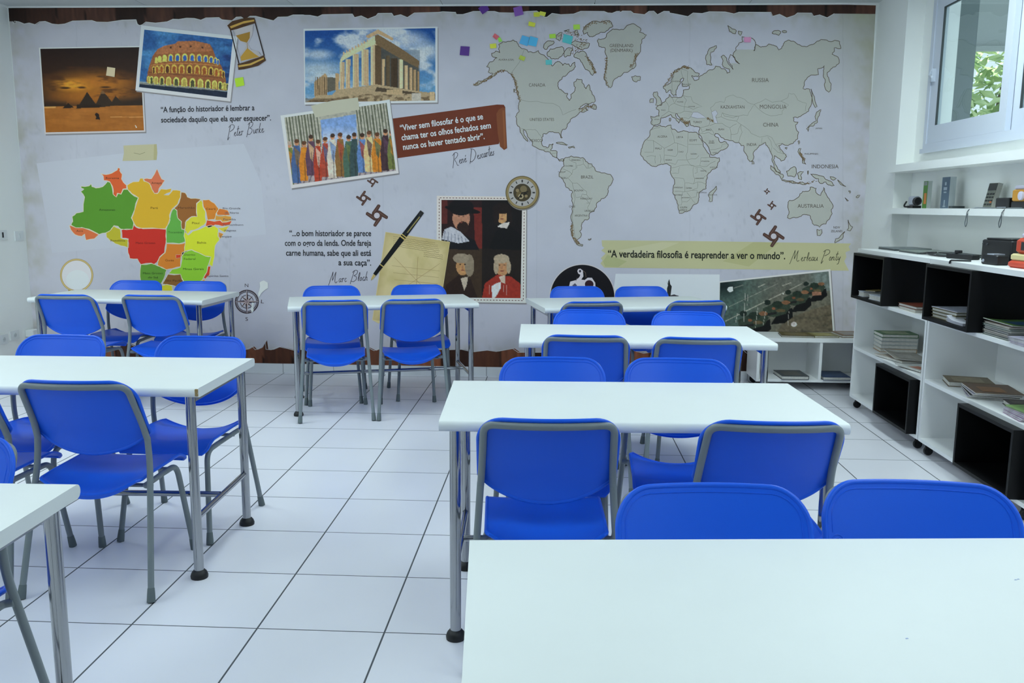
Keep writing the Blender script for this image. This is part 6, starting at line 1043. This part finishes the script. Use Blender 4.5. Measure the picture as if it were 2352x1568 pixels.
def script(pb, s, p0, p1, cap, col, w=1.0):
    tot = sum(GL[ch][0] if ch != ' ' else .34 for ch in s); e = np.array(p1, float)-np.array(p0, float); L_ = np.linalg.norm(e); e = e/L_; up = np.array([e[1], -e[0]]); kx = L_/tot; x = 0
    for ch in s:
        if ch == ' ': x += .34; continue
        wd, strokes = GL[ch]
        for st in strokes:
            P_ = [np.array(p0)+e*(x+a+.0*b)*kx+up*b*cap+e*b*cap*.18 for a, b in st]
            if len(P_) > 2:
                F_ = fillet([(p[0], p[1], 0) for p in P_], 8, 4); P_ = [(p.x, p.y) for p in F_]
            pb.line(P_, w, col)
        x += wd
q = PB(); script(q, 'Peter Burke', (523, 315), (606, 304), 28, (52, 52, 62), 1.1); q.build('handwritten_name', 4, mural)
q = PB(); script(q, 'René Descartes', (1040, 380), (1136, 356), 28, (52, 52, 62), 1.1); q.build('handwritten_name', 4, mural)
q = PB(); script(q, 'Marc Bloch', (756, 650), (845, 644), 26, (52, 52, 62), 1.1); q.build('handwritten_name', 4, mural)
q = PB(); script(q, 'Merleau Ponty', (1816, 600), (1930, 598), 26, (52, 58, 46), 1.1); q.build('handwritten_name', 5, f)

# ------------------------------------------------------------------ sticky notes on the mural
NOTES = [(K5, [(228, 75), (295, 25), (330, 85), (268, 130)], (62, 36, 110), 'dark purple sticky note turned on its corner at the top wood border'), (K5, [(543, 70), (620, 52), (637, 130), (560, 150)], (94, 66, 140), 'lighter purple sticky note on the torn top edge, right of the dark purple one'), (K5, [(727, 112), (785, 108), (783, 150), (729, 151)], (150, 166, 54), 'olive yellow sticky note at the torn top edge, partly under a brighter one'), (K5, [(786, 100), (840, 112), (829, 148), (778, 134)], (176, 206, 66), 'bright lime sticky note overlapping the olive one at the torn top edge'), (K5, [(685, 192), (745, 207), (737, 244), (679, 231)], (160, 184, 60), 'yellow-green sticky note alone below the olive and lime pair'), (K5, [(378, 299), (418, 328), (394, 360), (357, 330)], (200, 84, 96), 'coral red sticky note above the map of Alaska'), (K5, [(405, 345), (425, 332), (447, 370), (415, 383)], (112, 176, 72), 'small green sticky note touching the coral one'), (K5, [(333, 396), (390, 390), (393, 432), (337, 437)], (176, 200, 62), 'lime yellow sticky note below the coral one'), (K5, [(70, 415), (153, 420), (145, 503), (62, 495)], (66, 40, 116), 'dark purple sticky note left of the map, alone on the parchment'), (K5, [(625, 317), (690, 336), (672, 416), (598, 389)], (62, 140, 196), 'blue sticky note, left one of the joined blue pair'), (K5, [(697, 324), (768, 345), (750, 420), (676, 404)], (58, 144, 200), 'blue sticky note, right one of the joined blue pair'), (K5, [(868, 309), (925, 303), (928, 342), (872, 346)], (130, 196, 66), 'green sticky note left of the large teal one'), (K5, [(1000, 305), (1083, 328), (1066, 401), (985, 378)], (62, 152, 164), 'large teal sticky note on the arctic islands'), (K5, [(1085, 222), (1143, 219), (1145, 265), (1087, 266)], (130, 206, 70), 'green sticky note right of and above the large teal one'), (K5, [(608, 496), (656, 515), (640, 549), (593, 530)], (140, 164, 66), 'olive green sticky note on the Alaska border line'), (K5, [(835, 540), (892, 537), (893, 581), (837, 583)], (72, 160, 170), 'small teal sticky note on the north coast of Canada'), (K6, [(897, 333), (962, 335), (958, 382), (898, 379)], (214, 120, 160), 'pink sticky note on the north coast of Russia'), (K1, [(905, 564), (973, 574), (967, 650), (895, 637)], (190, 168, 142), 'beige sticky note on the pyramid picture'), (K1, [(1980, 662), (2052, 650), (2063, 720), (1993, 735)], (146, 204, 40), 'lime green sticky note below the hourglass')]
for i, (k, pts, col, labl) in enumerate(NOTES):
    Q = cr(pts, *k); lift = .004+.003*(i % 3)+(.003 if i in (3, 6, 10) else 0); base = .0062+(.0012 if i in (3, 6, 10) else 0)
    vv = np.mean([p[1] for p in Q]); rgb = albedo(np.array([col]), np.array([vv]))[0]; G = []
    for a in range(5):
        row = []
        for b in range(7):
            s, t = a/4, b/6; u = (Q[0][0]*(1-s)+Q[1][0]*s)*(1-t)+(Q[3][0]*(1-s)+Q[2][0]*s)*t; v = (Q[0][1]*(1-s)+Q[1][1]*s)*(1-t)+(Q[3][1]*(1-s)+Q[2][1]*s)*t
            row.append(wallpt(u, v, base+lift*max(0, t-.3)**2))
        G.append(row)
    m = mat('note_%d' % i, tuple(rgb), .6, raw=True)
    o = MB().shell(G, .0003).build('sticky_note', m); tag(o, labl, 'sticky note', 'sticky notes on the mural')
